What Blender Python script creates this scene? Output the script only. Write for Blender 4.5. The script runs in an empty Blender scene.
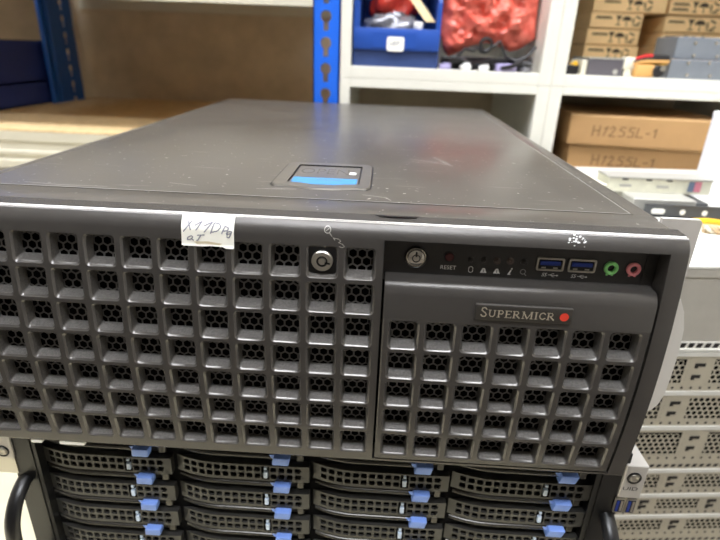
import bpy, bmesh, math, random
from mathutils import Vector, Matrix
random.seed(7)
S = 0.022                      # one bezel pitch (22 mm) is the working unit
TABLE = -15.3
def W(x, y, z): return Vector((x*S, y*S, 0.75 + (z-TABLE)*S))
FLOOR = TABLE - 0.75/S
sc = bpy.context.scene
col = sc.collection

# ------------------------------------------------------------------ materials
def lin(c): return tuple(((v/255)/12.92 if v/255 <= .04045 else ((v/255+.055)/1.055)**2.4) for v in c)
def mat(name, rgb, rough=.5, metal=0., var=0., vscale=40., bump=0., bscale=300., stretch=None, spec=.5,
        rgb2=None, emit=0., alpha=1., coat=0., rvar=0.):
    m = bpy.data.materials.new(name); m.use_nodes = True
    nt = m.node_tree; b = nt.nodes['Principled BSDF']
    c = lin(rgb)
    b.inputs['Base Color'].default_value = (*c, 1)
    b.inputs['Roughness'].default_value = rough
    b.inputs['Metallic'].default_value = metal
    b.inputs['Specular IOR Level'].default_value = spec
    b.inputs['Coat Weight'].default_value = coat
    if alpha < 1: b.inputs['Alpha'].default_value = alpha
    if emit:
        b.inputs['Emission Color'].default_value = (*c, 1); b.inputs['Emission Strength'].default_value = emit
    if var or rgb2 or bump or rvar:
        tc = nt.nodes.new('ShaderNodeTexCoord'); mp = nt.nodes.new('ShaderNodeMapping')
        nt.links.new(tc.outputs['Object'], mp.inputs['Vector'])
        if stretch: mp.inputs['Scale'].default_value = stretch
    if var or rgb2 or rvar:
        n = nt.nodes.new('ShaderNodeTexNoise'); n.inputs['Scale'].default_value = vscale
        n.inputs['Detail'].default_value = 5; n.inputs['Roughness'].default_value = .6
        nt.links.new(mp.outputs['Vector'], n.inputs['Vector'])
        r = nt.nodes.new('ShaderNodeValToRGB')
        r.color_ramp.elements[0].position = .3; r.color_ramp.elements[1].position = .7
        c2 = lin(rgb2) if rgb2 else c
        r.color_ramp.elements[0].color = (*[v*(1-var) for v in c], 1)
        r.color_ramp.elements[1].color = (*[min(1, v*(1+var)) for v in c2], 1)
        nt.links.new(n.outputs['Fac'], r.inputs['Fac']); nt.links.new(r.outputs['Color'], b.inputs['Base Color'])
        if rvar:
            mr = nt.nodes.new('ShaderNodeMapRange'); mr.inputs['To Min'].default_value = rough-rvar; mr.inputs['To Max'].default_value = rough+rvar
            nt.links.new(n.outputs['Fac'], mr.inputs['Value']); nt.links.new(mr.outputs['Result'], b.inputs['Roughness'])
    if bump:
        n2 = nt.nodes.new('ShaderNodeTexNoise'); n2.inputs['Scale'].default_value = bscale; n2.inputs['Detail'].default_value = 3
        nt.links.new(mp.outputs['Vector'], n2.inputs['Vector'])
        bp = nt.nodes.new('ShaderNodeBump'); bp.inputs['Strength'].default_value = bump; bp.inputs['Distance'].default_value = .001
        nt.links.new(n2.outputs['Fac'], bp.inputs['Height']); nt.links.new(bp.outputs['Normal'], b.inputs['Normal'])
    return m

M = {}
M['bezel'] = mat('bezel_plastic', (76, 73, 70), .27, .35, .06, 60, .12, 2500)
M['bezel_glint'] = mat('bezel_painted_glint', (190, 187, 182), .3, .5)  # rim and lid-edge highlights put into a brighter colour
M['bezel_lip_glint'] = mat('bezel_lip_glint', (90, 87, 84), .22, .35)  # bezel colour lightened so the hole lips show a highlight
M['pocket'] = mat('pocket_lit_texture', (94, 91, 87), .38, .25, .3, 700, .5, 1500)  # bezel colour lifted to brighten the lit hole ledges, plus speckled texture
M['door'] = mat('door_plastic', (75, 72, 69), .27, .3, .05, 60, .12, 2500)
M['hex'] = mat('mesh_steel', (112, 110, 108), .4, .4)
M['void'] = mat('dark_inside', (7, 7, 8), .9, spec=.1)
M['black'] = mat('black_plastic', (17, 17, 18), .33)
M['panel'] = mat('panel_plastic', (44, 42, 40), .4, 0, .1, 80)
M['chassis'] = mat('chassis_paint', (58, 56, 54), .45, .3)
M['silver'] = mat('silver_metal', (190, 186, 176), .28, .9)
M['chrome'] = mat('chrome', (215, 212, 205), .12, 1.)
M['bright_trim'] = mat('bright_trim', (205, 202, 196), .25, .8)
M['ear'] = mat('ear_metal', (212, 207, 200), .5, .1, .04, 80)
M['handle_white'] = mat('white_handle', (228, 224, 216), .45, .1)
M['white'] = mat('white_print', (225, 225, 222), .5)
M['dim_white'] = mat('dim_print', (150, 150, 148), .5)
M['scuff'] = mat('scuff', (165, 160, 152), .6)
M['label'] = mat('paper_label', (250, 248, 236), .7, 0, .03, 200)
M['tape'] = mat('old_tape', (214, 200, 168), .6)
M['ink'] = mat('pen_ink', (134, 134, 146), .7)
M['red'] = mat('red_dot', (226, 66, 48), .4)
M['dark_red'] = mat('dark_red', (70, 22, 22), .4)
M['blue_usb'] = mat('usb_blue', (24, 52, 140), .4)
M['green_jack'] = mat('jack_green', (158, 240, 148), .45)
M['pink_jack'] = mat('jack_pink', (255, 158, 164), .45)
M['led'] = mat('dark_led', (44, 40, 38), .3)
M['led_dim'] = mat('dim_led', (76, 64, 58), .4)
M['badge'] = mat('badge_plate', (70, 67, 63), .35, .5)
M['badge_letter'] = mat('badge_letter', (205, 196, 176), .35, .4)
M['latch_blue'] = mat('latch_blue', (64, 126, 176), .6)
M['latch_plate'] = mat('latch_plate', (118, 113, 105), .35, .5, .08, 150)
M['tray'] = mat('caddy_plastic', (58, 57, 54), .36, .2, .06, 100)
M['lever'] = mat('caddy_lever', (66, 64, 60), .24, .35)
M['tab'] = mat('blue_tab', (126, 160, 236), .4)
M['lightpipe'] = mat('light_pipe', (206, 222, 240), .3)
M['ear_block'] = mat('ear_block', (196, 192, 186), .35, .35)
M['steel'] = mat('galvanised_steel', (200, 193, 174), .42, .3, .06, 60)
M['steel_lid'] = mat('lit_steel', (230, 229, 221), .4, .1, .05, 50)  # steel lightened: lid highlights and top reflection held in the colour
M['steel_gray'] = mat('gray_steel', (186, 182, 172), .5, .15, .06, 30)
M['cream'] = mat('cream_paint', (224, 221, 209), .5, 0, .02, 20)
M['beam'] = mat('beam_cream', (208, 202, 184), .45, .1, .03, 20)
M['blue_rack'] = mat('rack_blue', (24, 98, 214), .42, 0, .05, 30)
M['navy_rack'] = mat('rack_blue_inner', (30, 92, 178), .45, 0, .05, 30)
M['deck'] = mat('chipboard', (206, 178, 130), .65, 0, .08, 90, .1, 500, rgb2=(220, 192, 146))
M['hard'] = mat('hardboard', (202, 184, 154), .7, 0, .08, 12, rgb2=(212, 194, 166))
M['bin'] = mat('blue_bin', (30, 74, 160), .42)
M['bin_low'] = mat('blue_bin_base', (42, 62, 110), .5)
M['navy'] = mat('navy_bin', (44, 62, 134), .5)
M['card'] = mat('cardboard', (236, 200, 146), .75, 0, .06, 25)
M['card_dark'] = mat('cardboard_brown', (172, 134, 88), .75, 0, .06, 25)
M['print'] = mat('carton_print', (72, 58, 42), .8)
M['worn_print'] = mat('worn_print', (92, 88, 82), .6)
M['marker'] = mat('marker', (104, 78, 50), .8)
M['film'] = mat('red_film', (224, 84, 66), .26, 0, .16, 60, .9, 160, rgb2=(238, 128, 110))
M['bag_gray'] = mat('static_bag', (140, 140, 146), .25, .5, .25, 120, .8, 200)
M['bag_red'] = mat('red_bag', (205, 62, 46), .3, 0, .2, 100, .6, 200)
M['tan'] = mat('tan_strip', (214, 190, 142), .6)
M['cable'] = mat('black_cable', (24, 22, 24), .5)
M['lilac'] = mat('lilac_plastic', (164, 156, 196), .4)
M['psu'] = mat('psu_gray', (132, 138, 146), .42, .35, .06, 50)
M['darkbox'] = mat('dark_gray_case', (96, 92, 98), .5, .2)
M['connector'] = mat('white_connector', (226, 220, 200), .5)
M['yellow'] = mat('yellow_cable', (240, 186, 32), .5)
M['red_wire'] = mat('red_wire', (200, 40, 40), .5)
M['orange'] = mat('orange_tan', (214, 164, 96), .6)
M['wirebraid'] = mat('braided_wire', (206, 178, 140), .6)
M['sled_white'] = mat('pale_sled', (222, 220, 200), .5, .1, .12, 60)
M['sled_gray'] = mat('gray_sled', (184, 182, 174), .45, .3)
M['rail_dark'] = mat('dark_rail', (74, 76, 78), .45, .3)
M['pcwhite'] = mat('white_case', (236, 236, 240), .45)
M['pinkblue'] = mat('pink_sticker', (210, 130, 146), .5)
M['slate'] = mat('slate_sticker', (110, 124, 146), .5)
M['wall_dark'] = mat('dark_wall_fill_cut', (118, 112, 104), .85, 0, .02, 3)  # unseen wall behind the camera, darkened to cut fill light
M['wall'] = mat('wall_paint', (214, 208, 196), .8, 0, .02, 3)
M['ceiling'] = mat('ceiling_paint', (226, 224, 218), .85)
M['floor'] = mat('floor_vinyl', (120, 112, 102), .6, 0, .06, 4)
M['bench'] = mat('bench_top', (230, 220, 188), .55, 0, .05, 30)
M['legs'] = mat('bench_leg', (120, 120, 122), .5, .4)
M['lamp'] = mat('lamp_diffuser', (246, 249, 255), .5, emit=27.)
M['fixture'] = mat('lamp_housing', (230, 230, 228), .5)

def lid_material():
    m = bpy.data.materials.new('scratched_lid'); m.use_nodes = True
    nt = m.node_tree; b = nt.nodes['Principled BSDF']; N = nt.nodes.new; L = nt.links.new
    tc = N('ShaderNodeTexCoord')
    mp = N('ShaderNodeMapping'); mp.inputs['Scale'].default_value = (1, 1, 1); L(tc.outputs['Object'], mp.inputs['Vector'])
    big = N('ShaderNodeTexNoise'); big.inputs['Scale'].default_value = 14; big.inputs['Detail'].default_value = 6; L(mp.outputs['Vector'], big.inputs['Vector'])
    mp2 = N('ShaderNodeMapping'); mp2.inputs['Scale'].default_value = (40, 400, 1); mp2.inputs['Rotation'].default_value = (0, 0, .1); L(tc.outputs['Object'], mp2.inputs['Vector'])
    brush = N('ShaderNodeTexNoise'); brush.inputs['Scale'].default_value = 1; brush.inputs['Detail'].default_value = 4; L(mp2.outputs['Vector'], brush.inputs['Vector'])
    speck = N('ShaderNodeTexNoise'); speck.inputs['Scale'].default_value = 260; speck.inputs['Detail'].default_value = 2; L(mp.outputs['Vector'], speck.inputs['Vector'])
    sr = N('ShaderNodeValToRGB'); sr.color_ramp.elements[0].position = .70; sr.color_ramp.elements[1].position = .76; L(speck.outputs['Fac'], sr.inputs['Fac'])
    mp3 = N('ShaderNodeMapping'); mp3.inputs['Scale'].default_value = (18, 230, 1); mp3.inputs['Rotation'].default_value = (0, 0, -.35); L(tc.outputs['Object'], mp3.inputs['Vector'])
    scr = N('ShaderNodeTexNoise'); scr.inputs['Scale'].default_value = 1; scr.inputs['Detail'].default_value = 3; L(mp3.outputs['Vector'], scr.inputs['Vector'])
    r3 = N('ShaderNodeValToRGB'); r3.color_ramp.elements[0].position = .66; r3.color_ramp.elements[1].position = .74; L(scr.outputs['Fac'], r3.inputs['Fac'])
    base = N('ShaderNodeMixRGB'); base.inputs['Color1'].default_value = (*lin((102, 98, 93)), 1); base.inputs['Color2'].default_value = (*lin((126, 121, 114)), 1)
    L(big.outputs['Fac'], base.inputs['Fac'])
    m2 = N('ShaderNodeMixRGB'); m2.inputs['Color2'].default_value = (*lin((205, 200, 192)), 1); L(base.outputs['Color'], m2.inputs['Color1'])
    L(sr.outputs['Color'], m2.inputs['Fac'])
    m3 = N('ShaderNodeMixRGB'); m3.inputs['Color2'].default_value = (*lin((170, 163, 155)), 1); L(m2.outputs['Color'], m3.inputs['Color1'])
    mm = N('ShaderNodeMath'); mm.operation = 'MULTIPLY'; mm.inputs[1].default_value = .5; L(r3.outputs['Color'], mm.inputs[0]); L(mm.outputs[0], m3.inputs['Fac'])
    L(m3.outputs['Color'], b.inputs['Base Color'])
    b.inputs['Metallic'].default_value = .65
    mr = N('ShaderNodeMapRange'); mr.inputs['To Min'].default_value = .24; mr.inputs['To Max'].default_value = .42; L(big.outputs['Fac'], mr.inputs['Value']); L(mr.outputs['Result'], b.inputs['Roughness'])
    bp = N('ShaderNodeBump'); bp.inputs['Strength'].default_value = .06; bp.inputs['Distance'].default_value = .001; L(brush.outputs['Fac'], bp.inputs['Height']); L(bp.outputs['Normal'], b.inputs['Normal'])
    return m
M['lid'] = lid_material()

# ------------------------------------------------------------------ mesh builder
class MB:
    def __init__(s): s.v, s.f, s.m = [], [], []
    def poly(s, pts, mi=0):
        n = len(s.v); s.v += [tuple(p) for p in pts]; s.f.append(tuple(range(n, n+len(pts)))); s.m.append(mi)
    def mesh(s, vs, fs, mi=0):
        n = len(s.v); s.v += [tuple(p) for p in vs]
        for f in fs: s.f.append(tuple(n+i for i in f)); s.m.append(mi)
    def box(s, x0, x1, y0, y1, z0, z1, mi=0):
        v = [(x, y, z) for x in (x0, x1) for y in (y0, y1) for z in (z0, z1)]
        s.mesh(v, [(0, 1, 3, 2), (4, 6, 7, 5), (0, 4, 5, 1), (2, 3, 7, 6), (0, 2, 6, 4), (1, 5, 7, 3)], mi)
    def rbox(s, x0, x1, y0, y1, z0, z1, r=.05, seg=2, mi=0, fn=None):
        bm = bmesh.new(); bmesh.ops.create_cube(bm, size=1)
        for v in bm.verts: v.co = Vector(((x0+x1)/2+v.co.x*(x1-x0), (y0+y1)/2+v.co.y*(y1-y0), (z0+z1)/2+v.co.z*(z1-z0)))
        bmesh.ops.bevel(bm, geom=bm.edges[:], offset=r, segments=seg, affect='EDGES', profile=.5)
        bm.verts.index_update()
        vs = [v.co.copy() for v in bm.verts]
        if fn: vs = [fn(v) for v in vs]
        s.mesh(vs, [[v.index for v in f.verts] for f in bm.faces], mi); bm.free()
    def prism(s, pts, fa, fb, mi=0, cap=True):
        """pts 2D; fa, fb map (u,v) to the near and far 3D points"""
        a = [fa(*p) for p in pts]; b = [fb(*p) for p in pts]; n = len(pts)
        s.mesh(a+b, [(i, (i+1) % n, n+(i+1) % n, n+i) for i in range(n)], mi)
        if cap: s.poly(a, mi); s.poly(b[::-1], mi)
    def tube(s, path, r, n=8, mi=0, caps=True, flat=None):
        path = [Vector(p) for p in path]; rs = r if isinstance(r, (list, tuple)) else [r]*len(path)
        t0 = (path[1]-path[0]).normalized()
        u = t0.orthogonal().normalized() if flat is None else (Vector(flat)-t0*Vector(flat).dot(t0)).normalized()
        rings = []
        for i, p in enumerate(path):
            t = (path[min(i+1, len(path)-1)]-path[max(i-1, 0)])
            if t.length < 1e-9: t = t0
            t = t.normalized(); u = (u-t*u.dot(t)).normalized(); w = t.cross(u)
            rr = rs[i]; ra, rb = rr if isinstance(rr, tuple) else (rr, rr)
            rings.append([p+u*ra*math.cos(2*math.pi*k/n)+w*rb*math.sin(2*math.pi*k/n) for k in range(n)])
        vs = [q for g in rings for q in g]; fs = []
        for i in range(len(rings)-1):
            for k in range(n):
                a, b = i*n+k, i*n+(k+1) % n; fs.append((a, b, b+n, a+n))
        if caps: fs.append(tuple(range(n))[::-1]); fs.append(tuple((len(rings)-1)*n+k for k in range(n)))
        s.mesh(vs, fs, mi)
    def lathe(s, c, ax, prof, n=24, mi=0):
        """prof: list of (distance along axis, radius)"""
        ax = Vector(ax).normalized(); u = ax.orthogonal().normalized(); w = ax.cross(u); c = Vector(c); vs, fs = [], []
        for d, r in prof:
            for k in range(n): vs.append(c+ax*d+(u*math.cos(2*math.pi*k/n)+w*math.sin(2*math.pi*k/n))*max(r, 1e-5))
        for i in range(len(prof)-1):
            for k in range(n): a, b = i*n+k, i*n+(k+1) % n; fs.append((a, b, b+n, a+n))
        s.mesh(vs, fs, mi)
    def stroke(s, pts, w, fn, mi=0):
        """flat ribbon through 2D pts, mapped to the surface by fn(u,v)"""
        for (ax, ay), (bx, by) in zip(pts, pts[1:]):
            dx, dy = bx-ax, by-ay; l = math.hypot(dx, dy) or 1e-6; nx, ny = -dy/l*w/2, dx/l*w/2; ex, ey = dx/l*w*.3, dy/l*w*.3
            s.poly([fn(ax-ex+nx, ay-ey+ny), fn(ax-ex-nx, ay-ey-ny), fn(bx+ex-nx, by+ey-ny), fn(bx+ex+nx, by+ey+ny)], mi)
    def text(s, string, size, fn, mi=0, align='CENTER', squash=1.):
        c = bpy.data.curves.new('t', 'FONT'); c.body = string; c.size = size; c.align_x = align; c.align_y = 'CENTER'; c.resolution_u = 3
        o = bpy.data.objects.new('t', c); col.objects.link(o)
        dg = bpy.context.evaluated_depsgraph_get(); me = o.evaluated_get(dg).to_mesh()
        vs = [fn(v.co.x*squash, v.co.y) for v in me.vertices]; fs = [list(p.vertices) for p in me.polygons]
        s.mesh(vs, fs, mi); o.evaluated_get(dg).to_mesh_clear()
        bpy.data.objects.remove(o); bpy.data.curves.remove(c)
    def disc(s, cu, cv, r, fn, n=16, mi=0, sq=1.):
        s.poly([fn(cu+r*math.cos(2*math.pi*k/n), cv+r*sq*math.sin(2*math.pi*k/n)) for k in range(n)], mi)
    def ring(s, cu, cv, r0, r1, fn, n=24, mi=0):
        for k in range(n):
            a, b = 2*math.pi*k/n, 2*math.pi*(k+1)/n
            s.poly([fn(cu+r*math.cos(t), cv+r*math.sin(t)) for r, t in ((r0, a), (r1, a), (r1, b), (r0, b))], mi)
    def warp(s, fn): s.v = [fn(*p) for p in s.v]

def build(name, mb, mats, parent=None, origin=None, angle=32, merge=1e-3, smooth=True):
    """mesh from working units; origin = where its root stands in working units (None: local coordinates already)"""
    ox, oy, oz = origin or (0, 0, 0)
    me = bpy.data.meshes.new(name)
    me.from_pydata([((x-ox)*S, (y-oy)*S, (z-oz)*S) for x, y, z in mb.v], [], mb.f)
    for k in (mats if isinstance(mats, (list, tuple)) else [mats]): me.materials.append(M[k])
    for p, mi in zip(me.polygons, mb.m): p.material_index = mi
    bm = bmesh.new(); bm.from_mesh(me)
    bmesh.ops.remove_doubles(bm, verts=bm.verts, dist=merge*S)
    bmesh.ops.recalc_face_normals(bm, faces=bm.faces)
    if smooth:
        for f in bm.faces: f.smooth = True
        lim = math.radians(angle)
        for e in bm.edges:
            if len(e.link_faces) != 2 or e.calc_face_angle(0) > lim: e.smooth = False
    bm.to_mesh(me); bm.free()
    o = bpy.data.objects.new(name, me); col.objects.link(o)
    if parent: o.parent = parent
    return o
def thing(name, loc, label, cat, group=None, rotz=0.):
    o = bpy.data.objects.new(name, None); col.objects.link(o); o.location = W(*loc); o.rotation_euler = (0, 0, rotz)
    o.empty_display_size = .05; tag(o, label, cat, group); return o
def tag(o, label, cat, group=None):
    o['label'] = label; o['category'] = cat
    if group: o['group'] = group
    return o
def single(name, mb, mats, loc, label, cat, group=None, rotz=0., angle=32):
    o = build(name, mb, mats, angle=angle); o.location = W(*loc); o.rotation_euler = (0, 0, rotz); return tag(o, label, cat, group)
def dup(root, loc=None, label=None, parent=None, delta=None):
    r = root.copy(); col.objects.link(r)
    if parent: r.parent = parent
    if loc is not None: r.location = W(*loc)
    if delta is not None: r.location = root.location + Vector(delta)*S
    if label: r['label'] = label
    for ch in list(root.children):
        c = ch.copy(); col.objects.link(c); c.parent = r
        for g in ch.children:
            d = g.copy(); col.objects.link(d); d.parent = c
    return r
def struct(name, mb, mats):
    o = build(name, mb, mats, origin=None); o.location = W(0, 0, 0); o['kind'] = 'structure'; return o

def rrect(x0, x1, z0, z1, r, n=4):
    pts = []
    for cx, cz, a0 in ((x1-r, z1-r, 0), (x0+r, z1-r, 90), (x0+r, z0+r, 180), (x1-r, z0+r, 270)):
        for k in range(n+1):
            a = math.radians(a0+90*k/n); pts.append((cx+r*math.cos(a), cz+r*math.sin(a)))
    return pts
def cell(mb, X0, X1, Z0, Z1, loops, n, mi=(0,)):
    """square cell with a rounded hole; loops = list of (x0,x1,z0,z1,r,y); n = points per corner"""
    L = [[(p[0], y, p[1]) for p in rrect(x0, x1, z0, z1, r, n)] for x0, x1, z0, z1, r, y in loops]
    y0 = loops[0][5]; A = L[0]; q = n+1
    C = [(X1, Z1), (X0, Z1), (X0, Z0), (X1, Z0)]
    for k in range(4):
        arc = A[k*q:(k+1)*q]; cx, cz = C[k]; c = (cx, y0, cz)
        for a, b in zip(arc, arc[1:]): mb.poly([c, a, b], mi[0])
        s, e = arc[0], arc[-1]
        if k in (0, 2): sp = (cx, y0, s[2]); ep = (e[0], y0, cz)
        else: sp = (s[0], y0, cz); ep = (cx, y0, e[2])
        mb.poly([c, sp, s], mi[0]); mb.poly([c, e, ep], mi[0])
    # straight side pieces
    a = A[q-1]; b = A[q]; mb.poly([a, (a[0], y0, Z1), (b[0], y0, Z1), b], mi[0])
    a = A[2*q-1]; b = A[2*q]; mb.poly([a, (X0, y0, a[2]), (X0, y0, b[2]), b], mi[0])
    a = A[3*q-1]; b = A[3*q]; mb.poly([a, (a[0], y0, Z0), (b[0], y0, Z0), b], mi[0])
    a = A[4*q-1]; b = A[0]; mb.poly([a, (X1, y0, a[2]), (X1, y0, b[2]), b], mi[0])
    N = len(A)
    for i in range(len(L)-1):
        mm = mi[min(i+1, len(mi)-1)]
        for k in range(N): mb.poly([L[i][k], L[i][(k+1) % N], L[i+1][(k+1) % N], L[i+1][k]], mm)
def hexsheet(mb, x0, x1, z0, z1, p, hole, y, mi=0):
    """perforated sheet: hexagonal cells of pitch p, each with a hexagonal hole of ratio hole"""
    R = p/math.sqrt(3); row = 0; z = z0
    while z <= z1:
        x = x0+(p/2 if row % 2 else 0)
        while x <= x1:
            o = [(x+R*math.sin(math.pi/3*k), y, z+R*math.cos(math.pi/3*k)) for k in range(6)]
            i_ = [(x+R*hole*math.sin(math.pi/3*k), y, z+R*hole*math.cos(math.pi/3*k)) for k in range(6)]
            for k in range(6): mb.poly([o[k], o[(k+1) % 6], i_[(k+1) % 6], i_[k]], mi)
            x += p
        z += R*1.5; row += 1

# ------------------------------------------------------------------ main rack server
RP, HW, HH = .9903, .7588, .7909
def bul(z):
    t = (z/RP+3.4)/3.4
    return .2237*t*t+(.18*((z-.28)/.38)**2 if z > .28 else 0)
def warp(x, y, z): return (x, y+bul(z), z)
XL, XR, ZB, ZT = -2.75, 17.85, -7.16, .665
srv = thing('rackmount_server', (7.5, 15, ZB), 'big dark grey server with a square-grid front, lying on the black drive server', 'server')
SO = (7.5, 15, ZB)
def hole_cell(mb, x, z, X0, X1, Z0, Z1):
    e, d, t = .05, .35, .04
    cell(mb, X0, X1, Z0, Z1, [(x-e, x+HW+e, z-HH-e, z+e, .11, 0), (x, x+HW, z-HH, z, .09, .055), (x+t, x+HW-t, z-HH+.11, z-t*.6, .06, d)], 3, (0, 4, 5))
mb = MB()
X0g, X1g = -2.12, 9.88
for r in range(7):
    z = -r*RP; Zt, Zb = z+.1, z-RP+.1
    for c in range(-2, 10):
        hole_cell(mb, c, z, c-.12, c+.88, Zb, Zt)
rows = [.1-k*RP for k in range(8)]
def strip(x0, x1, zs, y=0):
    for a, b in zip(zs, zs[1:]): mb.poly([(x0, y, a), (x1, y, a), (x1, y, b), (x0, y, b)])
DX0, DX1, DZ0 = 10.0, 17.36, -7.03
OZ = .28
xs_full = [XL, X0g, X1g, DX0, DX1, XR]
topz = [ZT-.0, .62, .5, OZ]
strip(XL+.05, X0g, [ZT-.04, .57, .5, .43, .36, OZ, .1]+rows[1:]+[DZ0, ZB+.06])
strip(X0g, X1g, [ZT-.04, .57, .5, .43, .36, OZ, .1]); strip(X0g, X1g, [rows[-1], DZ0, ZB+.06])
strip(X1g, DX0, [ZT-.04, .57, .5, .43, .36, OZ, .1]+rows[1:]+[DZ0, ZB+.06])
strip(DX0, DX1, [ZT-.04, .57, .5, .43, .36, OZ]); strip(DX0, DX1, [DZ0, ZB+.06])
strip(DX1, XR-.05, [ZT-.04, .57, .5, .43, .36, OZ, .1]+rows[1:]+[DZ0, ZB+.06])
# rounded outer rims and returns
zs = [ZT-.04, .57, .5, .43, .36, OZ, .1]+rows[1:]+[DZ0, ZB+.06]
for xe, sgn in ((XL+.05, -1), (XR-.05, 1)):
    prof = [(0, 0), (.03, .012), (.05, .05), (.05, .9)]
    for (dx, dy), (ex, ey) in zip(prof, prof[1:]):
        for a, b in zip(zs, zs[1:]): mb.poly([(xe+sgn*dx, dy, a), (xe+sgn*ex, ey, a), (xe+sgn*ex, ey, b), (xe+sgn*dx, dy, b)])
prof = [(0, ZT-.04), (.012, ZT-.015), (.035, ZT), (.075, ZT+.0), (.085, ZT-.03), (.11, ZT-.03), (.12, ZT+.005), (.15, ZT+.02)]
for i_, ((ya, za), (yb, zb)) in enumerate(zip(prof, prof[1:])): mb.poly([(XL+.02, ya, za), (XR-.02, ya, za), (XR-.02, yb, zb), (XL+.02, yb, zb)], 3 if i_ in (1, 5) else 0)  # highlight lines coloured onto two ridge faces
prof = [(0, ZB+.06), (.02, ZB+.02), (.06, ZB), (.8, ZB)]
for (ya, za), (yb, zb) in zip(prof, prof[1:]): mb.poly([(XL+.02, ya, za), (XR-.02, ya, za), (XR-.02, yb, zb), (XL+.02, yb, zb)])
# recess walls around the control panel and the drive door
for a, b in (((DX0, OZ), (DX1, OZ)), ((DX0, OZ), (DX0, DZ0)), ((DX1, OZ), (DX1, DZ0)), ((DX0, DZ0), (DX1, DZ0))):
    n = 1 if a[1] == b[1] else 8
    for k in range(n):
        za, zb = a[1]+(b[1]-a[1])*k/n, a[1]+(b[1]-a[1])*(k+1)/n
        xa, xb = a[0], b[0]
        mb.poly([(xa, 0, za), (xb, 0, zb), (xb, .75, zb), (xa, .75, za)] )
mb.warp(warp)
# flat top of the bezel behind the rim
ytop = bul(ZT)+.15
mb.poly([(XL+.02, ytop, ZT+.02), (XR-.02, ytop, ZT+.02), (XR-.12, .95, .755), (XL+.12, .95, .755)])
mb.poly([(XL+.12, .95, .755), (XR-.12, .95, .755), (XR-.12, 1.0, .70), (XL+.12, 1.0, .70)])
# worn white paint, scratched lock marks
sf = lambda u, v: (u, bul(v)-.006, v)
fl = random.Random(3)
for _ in range(26):
    a, b = 14.93+fl.gauss(0, .11), .5+fl.gauss(0, .06); w_ = fl.uniform(.015, .04)
    b = min(b, .64)
    mb.poly([sf(a, b), sf(a+w_*1.4, b+w_*.5), sf(a+w_, b+w_*1.2), sf(a-w_*.4, b+w_*.8)], 1)
g = (8.62, .22)
mb.ring(8.5, .47, .075, .09, sf, 14, 2)
mb.stroke([(8.56, .39), (8.7, .22)], .015, sf, 2); mb.stroke([(8.46, .44), (8.54, .5)], .012, sf, 2)
mb.stroke([(8.68, .27), (8.8, .25), (8.86, .2), (8.8, .16), (8.9, .12), (8.96, .06), (8.9, .03), (8.82, .05)], .014, sf, 2)
build('bezel', mb, ['bezel', 'white', 'scuff', 'bezel_glint', 'bezel_lip_glint', 'pocket'], srv, SO)
mb = MB(); hexsheet(mb, -2.2, 9.78, -6.95, .2, .25, .8, .37); mb.warp(warp)
build('mesh_screen', mb, ['hex'], srv, SO, smooth=False)
# lock
mb = MB(); lc = (8.375, bul(-.36)-.02, -.37)
mb.lathe(lc, (0, -1, 0), [(-.3, .285), (-.03, .285), (.0, .265), (.012, .2), (.0, .15)], 32, 0)
mb.lathe(lc, (0, -1, 0), [(.0, .15), (-.06, .14), (-.06, .1)], 24, 1)
mb.lathe(lc, (0, -1, 0), [(-.06, .1), (.005, .095), (.005, .0001)], 20, 0)
lf = lambda u, v: (lc[0]+u, lc[1]-.016, lc[2]+v)
mb.stroke([(.09, -.03), (.2, -.05)], .055, lf, 1)
mb.poly([(8.0, bul(-.4)+.1, 0), (8.76, bul(-.4)+.1, 0), (8.76, bul(-.4)+.1, -.79), (8.0, bul(-.4)+.1, -.79)], 1)
build('key_lock', mb, ['silver', 'black'], srv, SO)['label'] = 'silver round key lock'
# drive door
door = MB(); mb = door
dx0, dx1, dzb = 10.06, 17.30, -6.985
F = -.03
prof = [(.72, -.80), (.2, -.83), (.12, -.86), (.055, -.92), (.01, -1.0), (-.015, -1.09), (F, -1.2), (F, -1.88)]
def inset(z): return 0.
ends = [(0, 0), (.06, .0)]
for i, ((ya, za), (yb, zb)) in enumerate(zip(prof, prof[1:])):
    mb.poly([(dx0+.05, ya, za), (dx1-.05, ya, za), (dx1-.05, yb, zb), (dx0+.05, yb, zb)])
    for xe, sg in ((dx0+.05, -1), (dx1-.05, 1)):
        mb.poly([(xe, ya, za), (xe+sg*.04, ya+.02, za), (xe+sg*.04, yb+.02, zb), (xe, yb, zb)])
        mb.poly([(xe+sg*.04, ya+.02, za), (xe+sg*.05, .72, za), (xe+sg*.05, .72, zb), (xe+sg*.04, yb+.02, zb)])
ox = 10.2812
zs = [.1-k*RP for k in range(2, 8)]
for r in range(2, 7):
    for c in range(7):
        x = ox+c; z = -r*RP
        e, d, t = .05, .37, .04
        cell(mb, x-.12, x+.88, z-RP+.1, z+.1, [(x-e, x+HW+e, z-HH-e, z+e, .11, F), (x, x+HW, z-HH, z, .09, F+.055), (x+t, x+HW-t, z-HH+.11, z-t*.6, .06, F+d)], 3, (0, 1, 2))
def strip2(x0, x1, zs):
    for a, b in zip(zs, zs[1:]): mb.poly([(x0, F, a), (x1, F, a), (x1, F, b), (x0, F, b)])
strip2(dx0+.05, ox-.12, zs+[dzb+.04]); strip2(ox+6.88, dx1-.05, zs+[dzb+.04]); strip2(ox-.12, ox+6.88, [zs[-1], dzb+.04])
for a, b in zip([-1.88]+zs, zs+[dzb+.04]):
    for xe, sg in ((dx0+.05, -1), (dx1-.05, 1)):
        mb.poly([(xe, F, a), (xe+sg*.04, F+.03, a), (xe+sg*.04, F+.03, b), (xe, F, b)])
        mb.poly([(xe+sg*.04, F+.03, a), (xe+sg*.05, .72, a), (xe+sg*.05, .72, b), (xe+sg*.04, F+.03, b)])
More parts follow.
